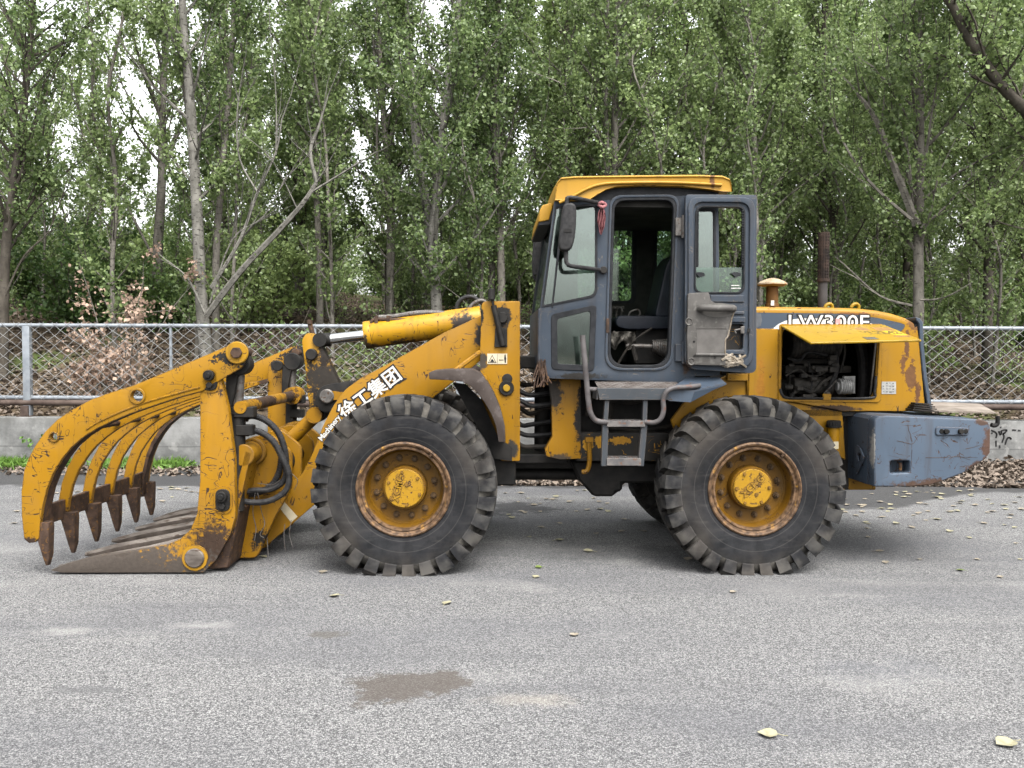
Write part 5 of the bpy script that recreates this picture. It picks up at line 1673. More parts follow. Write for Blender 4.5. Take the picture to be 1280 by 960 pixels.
# ------------------------------------------------------------------ cab
CY = -.72
def cab():
    side_px = [(673, 470), (675, 384), (693, 250), (700, 240), (897, 236), (899, 470), (866, 470), (862, 482), (850, 479), (690, 473)]
    win1_px = [(677.5, 383.5), (694.5, 260), (745, 256), (745, 370)]
    win2_px = [(689.5, 394), (744, 382), (741, 463), (690, 461)]
    door_px = [(760, 458), (766, 250), (843, 249), (835, 458)]
    rear_px = [(862, 262), (892, 262), (893, 372), (862, 372)]
    side = fillet(PL(side_px, CY), .02, 2)
    w1 = fillet(PL(win1_px, CY), [.01, .01, .05, .06], 5)
    w2 = fillet(PL(win2_px, CY), .035, 4)
    dr = fillet(PL(door_px, CY), [.13, .09, .09, .13], 7)
    w3 = fillet(PL(rear_px, CY), .04, 4)
    body = MB().prism(side, CY - .03, CY + .03, 0, (w1, w2, dr, w3)).build('cab', M_CAB, ROOT, bevel=.008, seg=2)
    # far wall: openings as seen through the door
    YF = .69
    fw = [fillet(PL(q, YF), .06, 5) for q in ([(722, 283), (791, 283), (790, 376), (722, 376)], [(822, 281), (872, 281), (872, 376), (820, 376)])]
    sideF = [(x, z) for x, z in side]
    fw1 = fillet(PL([(700, 372), (706, 275), (716, 275), (716, 376)], YF), .02, 2)
    MB().prism(sideF, YF, YF + .06, 0, fw).build('far_wall', M_LINER, body)
    for q in fw:
        cxs = [p[0] for p in q]; czs = [p[1] for p in q]
        mx, mz = sum(cxs) / len(cxs), sum(czs) / len(czs)
        big = [(mx + (x - mx) * 1.14, mz + (z - mz) * 1.08) for x, z in q]
        MB().prism(big, YF - .012, YF - .001, 0, (q,)).build('window_seal', M_SEAL, body)
        MB().prism(q, YF + .02, YF + .026).build('window', M_GLASS2, body)
    # seals and panes on the near side
    def framed(q, k, y, m, name='window'):
        cxs = [p[0] for p in q]; czs = [p[1] for p in q]
        mx, mz = (min(cxs) + max(cxs)) / 2, (min(czs) + max(czs)) / 2
        W_, H_ = max(cxs) - min(cxs), max(czs) - min(czs)
        inn = [(mx + (x - mx) * (1 - 2 * k / W_), mz + (z - mz) * (1 - 2 * k / H_)) for x, z in q]
        out = [(mx + (x - mx) * (1 + .012 / W_), mz + (z - mz) * (1 + .012 / H_)) for x, z in q]
        s = MB().prism(out, y - .012, y + .012, 0, (inn,)).build('window_seal', M_SEAL, body, bevel=.003)
        g = MB().prism(inn, y - .003, y + .003).build(name, m, body)
        return g
    framed(w1, .012, CY - .028, M_GLASS)
    MB().prism(PL([(689.5, 384), (691.5, 384), (705.5, 259), (702.5, 259)], CY - .04), CY - .046, CY - .032).build('pillar_strip', M_SEAL, body)
    framed(w2, .042, CY - .028, M_GLASS)
    framed(w3, .015, CY - .028, M_GLASS)
    # raised door frame lip
    mx = sum(p[0] for p in dr) / len(dr); mz = sum(p[1] for p in dr) / len(dr)
    xs = [p[0] for p in dr]; zs = [p[1] for p in dr]
    W_, H_ = max(xs) - min(xs), max(zs) - min(zs)
    def sc(k): return [(mx + (x - mx) * (1 + 2 * k / W_), mz + (z - mz) * (1 + 2 * k / H_)) for x, z in dr]
    MB().prism(sc(.032), CY - .044, CY - .031, 0, (sc(.012),)).build('door_lip', M_CAB, body, bevel=.005, seg=2)
    MB().prism(sc(.012), CY - .040, CY + .02, 0, (sc(-.012),)).build('door_seal', M_SEAL, body, bevel=.004)
    # front: sloped windscreen between the sides, panel below
    a = P(675, 384, CY); t = P(694, 247, CY); lo = P(673, 470, CY)
    fr = MB()
    for y in (CY + .03, YF - .06):
        fr.prism([(a.x, a.z), (t.x, t.z), (t.x + .05, t.z), (a.x + .05, a.z)], y, y + .06)
    fr.box((lo.x, CY + .03, lo.z), (a.x + .04, YF, a.z))
    fr.prism([(t.x - .02, t.z - .16), (t.x, t.z), (t.x + .06, t.z), (t.x + .04, t.z - .16)], CY + .03, YF)
    fr.build('front_frame_panel', M_SEAL, body, bevel=.006)
    MB().box((lo.x - .006, CY - .028, lo.z), (a.x + .02, YF, a.z - .01)).build('front_panel', M_CAB, body, bevel=.008)
    u = Vector((t.x - a.x, 0, t.z - a.z))
    gl = MB().prism([(a.x + .012, a.z), (t.x + .012, t.z), (t.x + .022, t.z), (a.x + .022, a.z)], CY + .09, YF - .06).build('windscreen', M_GLASS, body)
    # bulging corner glass edge seen from the side
    # rear wall, floor, ceiling
    r0 = P(897, 470, CY); r1 = P(895, 240, CY)
    win = [(-.45, r0.z + .75), (.45, r0.z + .75), (.45, r1.z - .18), (-.45, r1.z - .18)]
    rw = MB()
    x = r0.x - .03
    rw.box((x - .02, CY + .03, r0.z), (x + .02, YF, r0.z + .75)).box((x - .02, CY + .03, r1.z - .18), (x + .02, YF, r1.z)).box((x - .02, CY + .03, r0.z + .75), (x + .02, -.45, r1.z - .18)).box((x - .02, .45, r0.z + .75), (x + .02, YF, r1.z - .18))
    rw.build('rear_wall', M_LINER, body)
    MB().box((x - .003, -.45, r0.z + .75), (x + .003, .45, r1.z - .18)).build('rear_window', M_GLASS2, body)
    MB().box((a.x + .045, CY + .032, lo.z - .02), (x - .02, YF - .001, lo.z + .03)).build('cab_floor', M_BLACK, body)
    MB().box((t.x + .06, CY + .032, r1.z - .12), (x - .021, YF - .001, r1.z - .06)).build('ceiling', M_LINER, body)
    # ---- interior: seat, console, wheel, levers
    sb = PL([(812, 398), (815, 385), (826, 335), (833, 322), (842, 318), (852, 322), (858, 335), (852, 398)], -.1)
    seat = MB().prism(fillet(sb, .05, 5), -.32, .18).build('driver_seat', M_SEAT, ROOT, bevel=.05, seg=4)
    sp = PL([(764, 402), (768, 396), (800, 396), (850, 398), (850, 412), (780, 413), (766, 410)], -.1)
    MB().prism(fillet(sp, .03, 4), -.34, .20).build('seat_cushion', M_SEAT, seat, bevel=.03, seg=3)
    c0 = P(790, 420, -.1); c1 = P(840, 455, -.1)
    MB().box((c0.x, -.25, c1.z), (c1.x, .12, c0.z + .06)).build('seat_base', M_BLACK, seat, bevel=.01)
    mb = MB()
    a1 = P(782, 432, -.38); a2 = P(836, 434, -.38)
    mb.cyl(a1, P(818, 433, -.38), .02, n=10)
    cp = [P(816 + k * 2.2, 433 + .4 * k, -.38) for k in range(9)]
    for k, c in enumerate(cp): mb.cyl(c + Vector((-.006, 0, 0)), c + Vector((.006, 0, 0)), .055 + .004 * k, n=14)
    mb.build('ribbed_bellows', M_STEEL, seat)
    MB().tube([P(815, 410, -.4), P(800, 420, -.4), P(786, 433, -.4), P(772, 456, -.4)], .010, 6, 0, 5).tube([P(790, 432, -.4), P(795, 450, -.4)], .02, 8).build('seat_belt', M_DARK, seat)
    rnd = random.Random(6)
    vs = []; fs = []
    N = 12
    for i in range(N + 1):
        for j in range(N + 1):
            p = P(764 + 30 * i / N + rnd.uniform(-1, 1), 414 + 18 * j / N + 6 * math.sin(i * .9) * j / N + rnd.uniform(-1, 1), -.42 + .05 * math.sin(i * 1.1 + j * .5))
            vs.append(p)
    for i in range(N):
        for j in range(N):
            if i + j * 1.3 < 24: fs.append((i * (N + 1) + j, (i + 1) * (N + 1) + j, (i + 1) * (N + 1) + j + 1, i * (N + 1) + j + 1))
    MB().add(vs, fs).build('torn_seat_cover', rough_mat('dirty_grey_cloth', (.05, .046, .04), (.13, .12, .105), 14, .9, .5, .008), seat, recalc=False, ang=70)
    cons = MB()
    p0 = P(765, 385, .35); p1 = P(800, 398, .35)
    q0 = P(760, 455, .3); q1 = P(808, 393, .3)
    cons.box((q0.x, .28, q0.z), (q1.x, .66, q1.z))
    cons.build('side_console', M_LINER, ROOT, bevel=.02)
    mb = MB()
    for px in (764, 770, 776): mb.tube([P(px, 400, .2), P(px + 1, 388, .2), P(px + 2, 384, .2)], .008, 6, 0, 3).cyl(P(px + 2, 386, .2), P(px + 2, 382.5, .2), .016, n=8)
    mb.tube([P(762, 386, .15), P(775, 384, .15), P(778, 390, .15)], .009, 6, 0, 4)
    mb.tube([P(785, 397, .1), P(788, 390, .1), P(797, 387, .1), P(800, 392, .1), P(796, 398, .1)], .008, 6, 0, 4)
    mb.build('control_lever', M_STEEL, ROOT)
    # steering column and wheel, mostly behind the front pillar
    c = P(735, 392, -.1)
    MB().cyl((c.x - .05, -.08, lo.z), (c.x, -.08, c.z), .045, n=14).build('steering_column', M_BLACK, ROOT)
    mb = MB()
    q = Matrix.Translation((c.x + .01, -.08, c.z + .02)) @ Matrix.Rotation(R(-25), 4, 'Y')
    mb.tube([q @ Vector((.21 * math.cos(a_), .21 * math.sin(a_), 0)) for a_ in [2 * math.pi * i / 28 for i in range(29)]], .015, 8)
    for i in range(3): mb.cyl(q @ Vector((0, 0, 0)), q @ Vector((.2 * math.cos(i * 2.1), .2 * math.sin(i * 2.1), 0)), .012, n=6)
    mb.build('steering_wheel', M_BLACK, ROOT)
    mb = MB(); d0 = P(690, 400, 0)
    mb.box((d0.x, -.45, lo.z), (d0.x + .2, .5, d0.z)).build('dashboard', M_LINER, body, bevel=.03, seg=2)

    # ---- roof: pressed yellow shell with rounded shoulders
    prof = [(693, 251), (696, 230), (701, 224.5), (720, 223), (800, 222), (870, 221.5), (902, 222.5), (911, 226), (913, 233), (913.5, 240.5)]
    low = [(900, 240), (886, 237.5), (850, 233.5), (800, 232.5), (770, 234), (757, 237.5), (746, 244), (737, 249.5), (720, 251)]
    outl = PL(prof + low, CY - .06)
    n = len(outl)
    # loft across the width with a gentle crown
    st = [(CY - .085, .985, -.004), (CY - .10, 1.0, .0), (CY - .08, 1.0, .012), (-.45, 1.0, .035), (0, 1.0, .045), (.45, 1.0, .035), (-CY + .08, 1.0, .012), (-CY + .10, 1.0, 0), (-CY + .085, .985, -.004)]
    zmid = outl[0][1]
    vs = []
    for y, k, up in st:
        for i, (x, z) in enumerate(outl):
            topw = 1.0 if i < len(prof) else 0.0
            zz = z + up * topw * max(0, (z - zmid) / .16)
            vs.append((x, y, zz))
    fs = []
    for j in range(len(st) - 1):
        for i in range(n):
            fs.append((j * n + i, j * n + (i + 1) % n, (j + 1) * n + (i + 1) % n, (j + 1) * n + i))
    fs += [tuple(range(n - 1, -1, -1)), tuple((len(st) - 1) * n + i for i in range(n))]
    roof = MB().add(vs, fs).build('cab_roof', M_ROOF, ROOT, bevel=.012, seg=3, ang=50)
    # swage line on the roof's side
    sw = PL([(700, 251.5), (716, 244), (735, 234), (752, 228.5), (775, 226.5), (840, 226), (905, 229)], CY - .165)
    MB().tube([Vector((x, CY - .098, z)) for x, z in sw], .012, 6, 0, 5).build('roof_crease', M_ROOF, roof, ang=80)
    # black underside
    un = PL([(700, 250.5), (722, 250.5), (738, 249), (757, 237), (800, 232), (850, 233), (900, 239.5), (896, 243), (700, 254)], CY)
    MB().prism(un, CY - .031, .72).build('roof_underside', M_SEAL, roof)
    # front visor, narrower than the roof
    v = PL([(672.5, 278.5), (675, 262), (678, 257), (689, 254), (691, 258), (686, 276)], -.55)
    MB().prism(v, -.58, .58).build('roof_visor', M_ROOF, roof, bevel=.012, seg=3)
    v = PL([(673, 282), (674, 278), (685, 275.5), (690.5, 258), (694, 251), (703, 250), (700, 262), (693, 268), (687, 281)], -.54)
    MB().prism(v, -.57, .56).build('visor_underside', M_SEAL, roof)
    # wipers on the windscreen
    w = MB().cyl(P(690, 383, -.55), P(697, 330, -.55), .010, n=6).cyl(P(689, 360, -.5), P(700, 285, -.5), .014, n=6).cyl(P(683, 360, -.3), P(694, 280, -.3), .010, n=6)
    w.build('wiper', M_SEAL, ROOT)
    # torn seal hanging at the lower front corner
    tb = MB()
    for k in range(16):
        x, y = rnd.uniform(672, 682), rnd.uniform(448, 462)
        p = P(x, y, CY - .03 - rnd.uniform(0, .03))
        tb.tube([p, p + Vector((rnd.uniform(-.03, .03), rnd.uniform(-.02, .02), -.07)), p + Vector((rnd.uniform(-.05, .05), rnd.uniform(-.03, .0), -.15))], .006, 5, 0, 3)
    tb.build('torn_seal', M_RUSTED, body)
    # hinges on the rear pillar
    for py0, py1 in ((272, 295), (430, 452)):
        p = P(850, py0, CY - .06); q_ = P(850, py1, CY - .06)
        MB().box((p.x - .035, CY - .062, q_.z), (p.x + .04, CY - .030, p.z)).cyl((p.x + .03, CY - .065, q_.z - .02), (p.x + .03, CY - .065, p.z + .02), .018, n=10).build('door_hinge', M_STEEL if py0 < 300 else M_CAB, body, bevel=.005)
    p = P(759.5, 398, CY - .04); q_ = P(759.5, 416, CY - .04)
    MB().box((p.x - .012, CY - .05, q_.z), (p.x + .012, CY - .03, p.z)).build('door_latch', M_RUSTED, body, bevel=.003)
    # mirrors
    for near in (True, False):
        y = -1.02 if near else .98
        if near:
            ar = [(753, 254.5), (735, 251), (718, 247.5), (711, 247.5), (708.5, 252), (708, 290), (707.5, 322), (709, 329), (714, 332.5), (735, 335.5), (754, 338)]
            mirr = [(704, 258), (707, 255), (714, 254.5), (718.5, 257.5), (720, 266), (719, 290), (716, 306), (712, 313), (705, 314), (699.5, 312), (698, 304), (699, 292), (702, 268)]
        else:
            ar = [(691, 287.5), (682, 288), (674, 289), (669.5, 293), (668, 310), (667, 330), (668, 346), (672, 351), (681, 352), (692, 352)]
            mirr = [(672, 298), (676, 296.5), (679, 299), (678, 320), (675, 338), (671, 344), (667, 343), (666, 330), (669, 305)]
        pts = [P(a_, c_, y) for a_, c_ in ar]
        if near:
            pts[0].y = CY - .03; pts[-1].y = CY - .03
            e0 = P(753, 254.5, CY - .03); e1 = P(754, 338, CY - .03)
            pts[0] = e0; pts[-1] = e1
            pts[1] = e0.lerp(pts[2], .55); pts[-2] = e1.lerp(pts[-3], .45)
        mm = MB().tube(pts, .0165, 10, 0, 5)
        mo = mm.build('mirror_bracket', M_HOSE, ROOT)
        mp = PL(mirr, y)
        mi = MB().prism(smooth2(mp + [mp[0]], 3)[:-1], y - .045, y + .035).build('mirror', M_HOSE, mo, bevel=.02, seg=3, ang=60)
        cy_ = 288 if near else 312
        MB().box(P(705, 286, y - .05), P(714, 291, y - .02)).build('mirror_clamp', M_BLACK, mo) if near else None
        if near:
            pz = P(754, 338, CY - .03)
            MB().cyl((pz.x, CY - .07, pz.z), (pz.x, CY - .03, pz.z), .03, n=14).build('bracket_base', M_BLACK, mo, bevel=.005)
cab()

# pink rag tied to the mirror bracket: a thing of its own
def rag():
    rnd = random.Random(12)
    vs = []; fs = []
    N = 9
    outline = [(752, 257, 1.2), (752.5, 261, 2.6), (752, 266, 4.4), (752.5, 272, 5.0), (751.5, 278, 4.6), (752, 284, 3.6), (751, 289, 2.2), (751.5, 293, .8)]
    for (cx, y, hw) in outline:
        for j in range(N):
            t = j / (N - 1) * 2 - 1
            vs.append(P(cx + hw * t + rnd.uniform(-.3, .3), y + rnd.uniform(-.6, .6), CY - .085 + .022 * math.sin(j * 2.2 + y * .25)))
    for i in range(len(outline) - 1):
        for j in range(N - 1): fs.append((i * N + j, i * N + j + 1, (i + 1) * N + j + 1, (i + 1) * N + j))
    k = MB().add(vs, fs)
    k.tube([P(748, 256, CY - .08), P(752, 253, CY - .1), P(757, 256, CY - .08), P(753, 259, CY - .1), P(748, 256, CY - .08)], .014, 6, 0, 4)
    o = k.build('rag', M_RAG, None, center=True, M=LOADER_M, recalc=False, ang=70)
    tag(o, 'faded pink rag knotted round the mirror bracket beside the cab doorway', 'rag')
rag()

# ------------------------------------------------------------------ open cab door, swung flat against the hood
def door():
    Y0 = -.86
    out = fillet(PL([(857, 243), (946, 243.5), (945.5, 467), (856, 461)], Y0), [.03, .03, .06, .10], 5)
    win = fillet(PL([(871, 259), (929.5, 259), (929, 365), (869.5, 365)], Y0), .06, 5)
    pkt = fillet(PL([(908, 405), (930, 405), (929, 437), (906, 437)], Y0), .02, 3)
    d = MB().prism(out, Y0, Y0 + .055, 0, (win, pkt)).build('cab_door', M_CAB, ROOT, bevel=.006, seg=2)
    # raised rim
    rim_o = fillet(PL([(859.5, 246.5), (943, 247), (941, 460), (860, 457)], Y0), [.09, .10, .12, .12], 7)
    rim_i = fillet(PL([(866, 253), (936.5, 253.5), (935, 453), (866, 451)], Y0), [.08, .09, .10, .10], 7)
    MB().prism(rim_o, Y0 - .022, Y0 - .001, 0, (rim_i,)).build('door_rim', M_CAB, d, bevel=.010, seg=3)
    seal = fillet(PL([(869, 257), (931.5, 257), (931, 367), (867.5, 367)], Y0), .065, 5)
    MB().prism(seal, Y0 - .010, Y0 - .001, 0, (win,)).build('window_seal', M_SEAL, d, bevel=.002)
    g = PL([(868.5, 334.5), (930, 334), (929, 366), (868, 366)], Y0 + .012)
    MB().prism(fillet(g, .02, 3), Y0 + .016, Y0 + .021).build('lowered_pane', M_GLASS_LOW, d)
    for px in (876, 921):
        p = P(px, 344, Y0); mb = MB().prism(fillet(PL([(px - 8, 342), (px - 4, 340), (px + 4, 341), (px + 5, 345), (px - 2, 347), (px - 5, 344)], Y0), .008, 3), Y0 - .012, Y0 + .014)
        mb.build('pane_catch', M_SEAL, d, bevel=.004)
    for a_, b_ in (((914, 357), (924, 357)), ((914, 360.5), (926, 360.5))):
        MB().cyl(P(*a_, Y0 + .008), P(*b_, Y0 + .008), .004, n=6).build('pane_print', M_WHITE, d)
    # rubber teeth along both window edges
    for px in (871.5, 928.5):
        mb = MB().box(P(px - .8, 262, Y0 - .004), P(px + .8, 334, Y0 + .01))
        for k in range(22):
            y_ = 263 + k * 3.2
            mb.box(P(px - 1.2, y_, Y0 - .012), P(px + 1.2, y_ + 1.8, Y0 + .011))
        mb.build('window_channel', M_SEAL, d)
    # grey moulded trim, torn away at the lower right
    tr = PL([(859, 368), (861, 366.5), (885, 365.5), (886.5, 370), (888, 376.5), (896, 380), (905, 386), (917.5, 389), (917, 394), (914.5, 399), (914, 403), (912.8, 409), (911.5, 413), (912, 418), (909.5, 421), (907, 424.5), (906.5, 432), (907, 440), (906, 446), (906.5, 457), (880, 456.5), (864, 456), (858.5, 449), (858, 420)], Y0 - .02)
    t = MB().prism(tr, Y0 - .045, Y0 - .004).build('door_trim', M_TRIM, d, bevel=.008, seg=2)
    lo_ = PL([(871, 410.5), (908, 410.5), (906, 441), (871, 442.5)], Y0 - .046)
    MB().prism(fillet(lo_, .01, 2), Y0 - .0465, Y0 - .0445).build('trim_pocket', rough_mat('dark_trim_pocket', (.085, .08, .074), (.12, .112, .105), 9, .6, .2, .003), t)
    MB().tube([P(871, 410.5, Y0 - .046), P(909, 410.5, Y0 - .046)], .005, 6).build('trim_ridge', M_TRIM, t)
    MB().tube([P(870, 443, Y0 - .05), P(906, 443.5, Y0 - .05)], .012, 8).build('trim_ridge', M_TRIM, t)
    # grip in its oval dish
    dish = circ(xz(P(896, 388, Y0)), .14, 28)
    cx_, cz_ = xz(P(896, 388, Y0))
    dish = [(x, cz_ + (z - cz_) * .40) for x, z in dish]
    MB().prism(dish, Y0 - .049, Y0 - .0455).build('grip_dish', rough_mat('dish_trim', (.10, .095, .088), (.14, .132, .122), 9, .6, .2, .003), t)
    MB().tube([P(875, 386, Y0 - .05), P(879, 385, Y0 - .09), P(896, 385.2, Y0 - .10), P(913, 385, Y0 - .09), P(917, 386, Y0 - .05)], .028, 12, 0, 6).build('grip', M_TRIM, t)
    for px, py in ((861, 402), (864, 452)):
        p = P(px, py, Y0 - .045)
        MB().lathe([(Y0 - .05, .03), (Y0 - .052, .026), (Y0 - .044, .018), (Y0 - .04, .012)], (p.x, 0, p.z), 18).build('screw_dish', M_TRIM, t)
    mb = MB()
    for px, py in ((867.5, 427), (868, 445), (893.5, 447)):
        p = P(px, py, Y0 - .047); mb.cyl((p.x, Y0 - .0475, p.z), (p.x, Y0 - .040, p.z), .009, n=12)
    mb.build('screw_hole', M_BLACK, t)
    # exposed torn stuffing
    rnd = random.Random(2)
    mb = MB()
    for k in range(26):
        px, py = rnd.uniform(906, 927), rnd.uniform(446, 456)
        p = P(px, py, Y0 - .03); u = Vector((rnd.uniform(-.05, .05), rnd.uniform(-.02, .01), rnd.uniform(-.03, .03)))
        mb.tube([p - u, p + Vector((0, -.012, .006)), p + u], rnd.uniform(.006, .013), 5, 0, 3)
    mb.prism(PL([(907, 450), (914, 448), (924, 450), (920, 457), (908, 459)], Y0), Y0 - .04, Y0 - .004)
    mb.build('torn_stuffing', M_TORN, t)
    ed = [P(a_, c_, Y0 - .047) for a_, c_ in [(917.5, 389), (914.5, 399), (912.8, 409), (911.5, 413), (909.5, 421), (906.8, 425), (906.5, 440), (906, 447)]]
    MB().tube(ed, .006, 6, 0, 3).build('torn_edge', M_TORN, t)
    # inner door structure: bars, latch
    for (q0, q1, t_) in (((888, 369), (930, 378), .012), ((916, 389), (930, 393), .014), ((914, 396), (931, 403), .018), ((906, 438), (930, 443), .014)):
        MB().box(P(*q0, Y0 - t_), P(*q1, Y0 - .001)).build('door_brace', M_CAB, d, bevel=.005)
    MB().box(P(905, 404, Y0 + .057), P(932, 438, Y0 + .060)).build('outer_skin', M_FRAME_DARK, d)
    mb = MB().cyl(P(918, 413, Y0 - .01), P(928, 411, Y0 - .01), .009, n=8).box(P(926, 408, Y0 - .02), P(930, 417, Y0 - .004)).cyl(P(918, 413, Y0 - .01), P(920, 417, Y0 - .01), .008, n=8)
    mb.build('door_lock', M_STEEL, d, bevel=.003)
    mb = MB()
    for px, py in ((854.5, 412), (936, 413)):
        p = P(px + (3 if px < 900 else 0), py, Y0 - .023); mb.box((p.x - .012, Y0 - .024, p.z - .015), (p.x + .012, Y0 - .018, p.z + .015))
    mb.build('strike_hole', M_BLACK, d)
door()

# ------------------------------------------------------------------ platform, ladder, handles
def steps():
    yo, yi = -1.02, -.75
    a = P(746, 485, yo); b = P(838, 487, yo); zt = a.z; zb = P(750, 500, yo).z
    x2 = P(866, 503, yo)
    pf = MB().prism([(a.x, zt), (b.x, zt), (x2.x - .02, zt), (x2.x, zb + .0), (a.x + .02, zb)], yo, yo + .012)
    pf.box((a.x, yo + .012, zt - .012), (b.x + .12, yi, zt)).box((a.x, yo + .012, zb), (a.x + .012, yi, zt - .012))
    plat = pf.build('step_platform', M_LADDER, ROOT, bevel=.004)
    # worn metal tread plate on top with raised bars
    zk = P(760, 477.5, yi).z
    S = Matrix.Translation((0, yo + .02, zt)) @ Matrix.Rotation(math.atan2(zk - zt, yi - .03 - yo), 4, 'X') @ Matrix.Translation((0, -yo - .02, -zt))
    tm = MB().box((a.x + .015, yo + .02, zt), (b.x + .10, yi - .01, zt + .004), 0, S)
    rnd = random.Random(3)
    for i in range(26):
        for j in range(6):
            x = a.x + .03 + i * (b.x + .08 - a.x) / 26; y = yo + .035 + j * .04
            s = 1 if (i + j) % 2 else -1
            tm.box((-.013, -.003, 0), (.013, .003, .0035), 0, S @ Matrix.Translation((x, y, zt + .0035)) @ Matrix.Rotation(s * .8, 4, 'Z'))
    tm.build('tread_plate', rough_mat('worn_tread_plate', (.11, .092, .082), (.23, .212, .20), 9, .55, .3, .003, metal=.3), plat)
    # raised wing at the rear end of the platform
    A = P(836, 487, yo); Bk = P(858, 472, yi); C = P(899, 471.5, yi); D = P(908, 479, yo + .04); E = P(868, 488, yo - .004); F = P(863, 503, yo - .004); H = P(836, 501, yo); K = P(893, 487, yo + .04)
    dn = Vector((0, 0, -.012))
    mb = MB()
    mb.add([A, E, D, C, Bk] + [q + dn for q in (A, E, D, C, Bk)], [(0, 1, 2, 3, 4), (9, 8, 7, 6, 5), (0, 5, 6, 1), (1, 6, 7, 2), (2, 7, 8, 3), (3, 8, 9, 4), (4, 9, 5, 0)])
    th = Vector((0, .012, 0))
    mb.add([A + dn, E + dn, F, H] + [q + th for q in (A + dn, E + dn, F, H)], [(0, 3, 2, 1), (4, 5, 6, 7), (0, 1, 5, 4), (1, 2, 6, 5), (2, 3, 7, 6), (3, 0, 4, 7)])
    mb.add([E + dn, D + dn, K, F] + [q + th for q in (E + dn, D + dn, K, F)], [(0, 3, 2, 1), (4, 5, 6, 7), (0, 1, 5, 4), (1, 2, 6, 5), (2, 3, 7, 6), (3, 0, 4, 7)])
    mb.build('platform_wing', M_BLUE, plat, recalc=True)
    # ladder
    yl = -1.0
    lad = MB()
    def strip(px0, py0, px1, py1, w, y, mbx):
        p = P(px0, py0, y); q = P(px1, py1, y)
        mbx.prism([(p.x - w, p.z), (p.x + w, p.z), (q.x + w, q.z), (q.x - w, q.z)], y, y + .05)
    for (p0, p1, p2) in (((759, 500), (757, 528), (755.5, 583)), ((807, 500), (806, 528), (801, 583))):
        strip(*p0, *p1, .018, yl, lad); 
        strip(*p1, *p2, .024, yl - .0, lad)
    ld = lad.build('ladder', M_LADDER, ROOT, bevel=.004)
    for (x0, x1, y0, y1, dp) in ((757, 808, 526, 533.5, .14), (757, 803, 573, 582, .17)):
        p = P(x0, y0, yl - .01); q = P(x1, y1, yl - .01)
        mb = MB().box((p.x + .01, yl - .015, q.z), (q.x - .01, yl + dp, p.z))
        for i in range(14):
            x = p.x + .02 + i * (q.x - p.x - .04) / 14
            for j in range(3):
                mb.box((-.010, -.003, 0), (.010, .003, .004), 0, Matrix.Translation((x, yl + .02 + j * .045, p.z)) @ Matrix.Rotation((1 if (i + j) % 2 else -1) * .8, 4, 'Z'))
        mb.build('ladder_rung', rough_mat('worn_rung_paint', (.07, .07, .073), (.16, .145, .136), 12, .6, .3, .003, third=(.12, .07, .05)), ld, bevel=.004)
    hm = rough_mat('worn_hand_rail', (.055, .050, .050), (.115, .106, .106), 8, .5, .2, .002, third=(.12, .065, .05))
    MB().tube([P(728, 419, -1.02), P(730, 440, -1.02), P(733.5, 480, -1.02), P(736, 505, -1.02), P(739, 518, -1.02), P(746, 526, -1.01), P(759, 528, -1.0)], .021, 12, 0, 6).tube([P(734, 486, -1.02), P(741, 486.5, -1.0), P(748, 487, -.98)], .017, 10, 0, 4).build('hand_rail', hm, ROOT)
    MB().tube([P(806, 527.5, -1.0), P(818, 528, -1.03), P(826, 523, -1.05), P(829.5, 512, -1.06), P(829, 500, -1.06), P(833, 490, -1.06), P(842, 485, -1.05), P(860, 483.5, -1.03), P(875, 482, -1.0)], .019, 12, 0, 6).build('hand_rail', hm, ROOT)
steps()

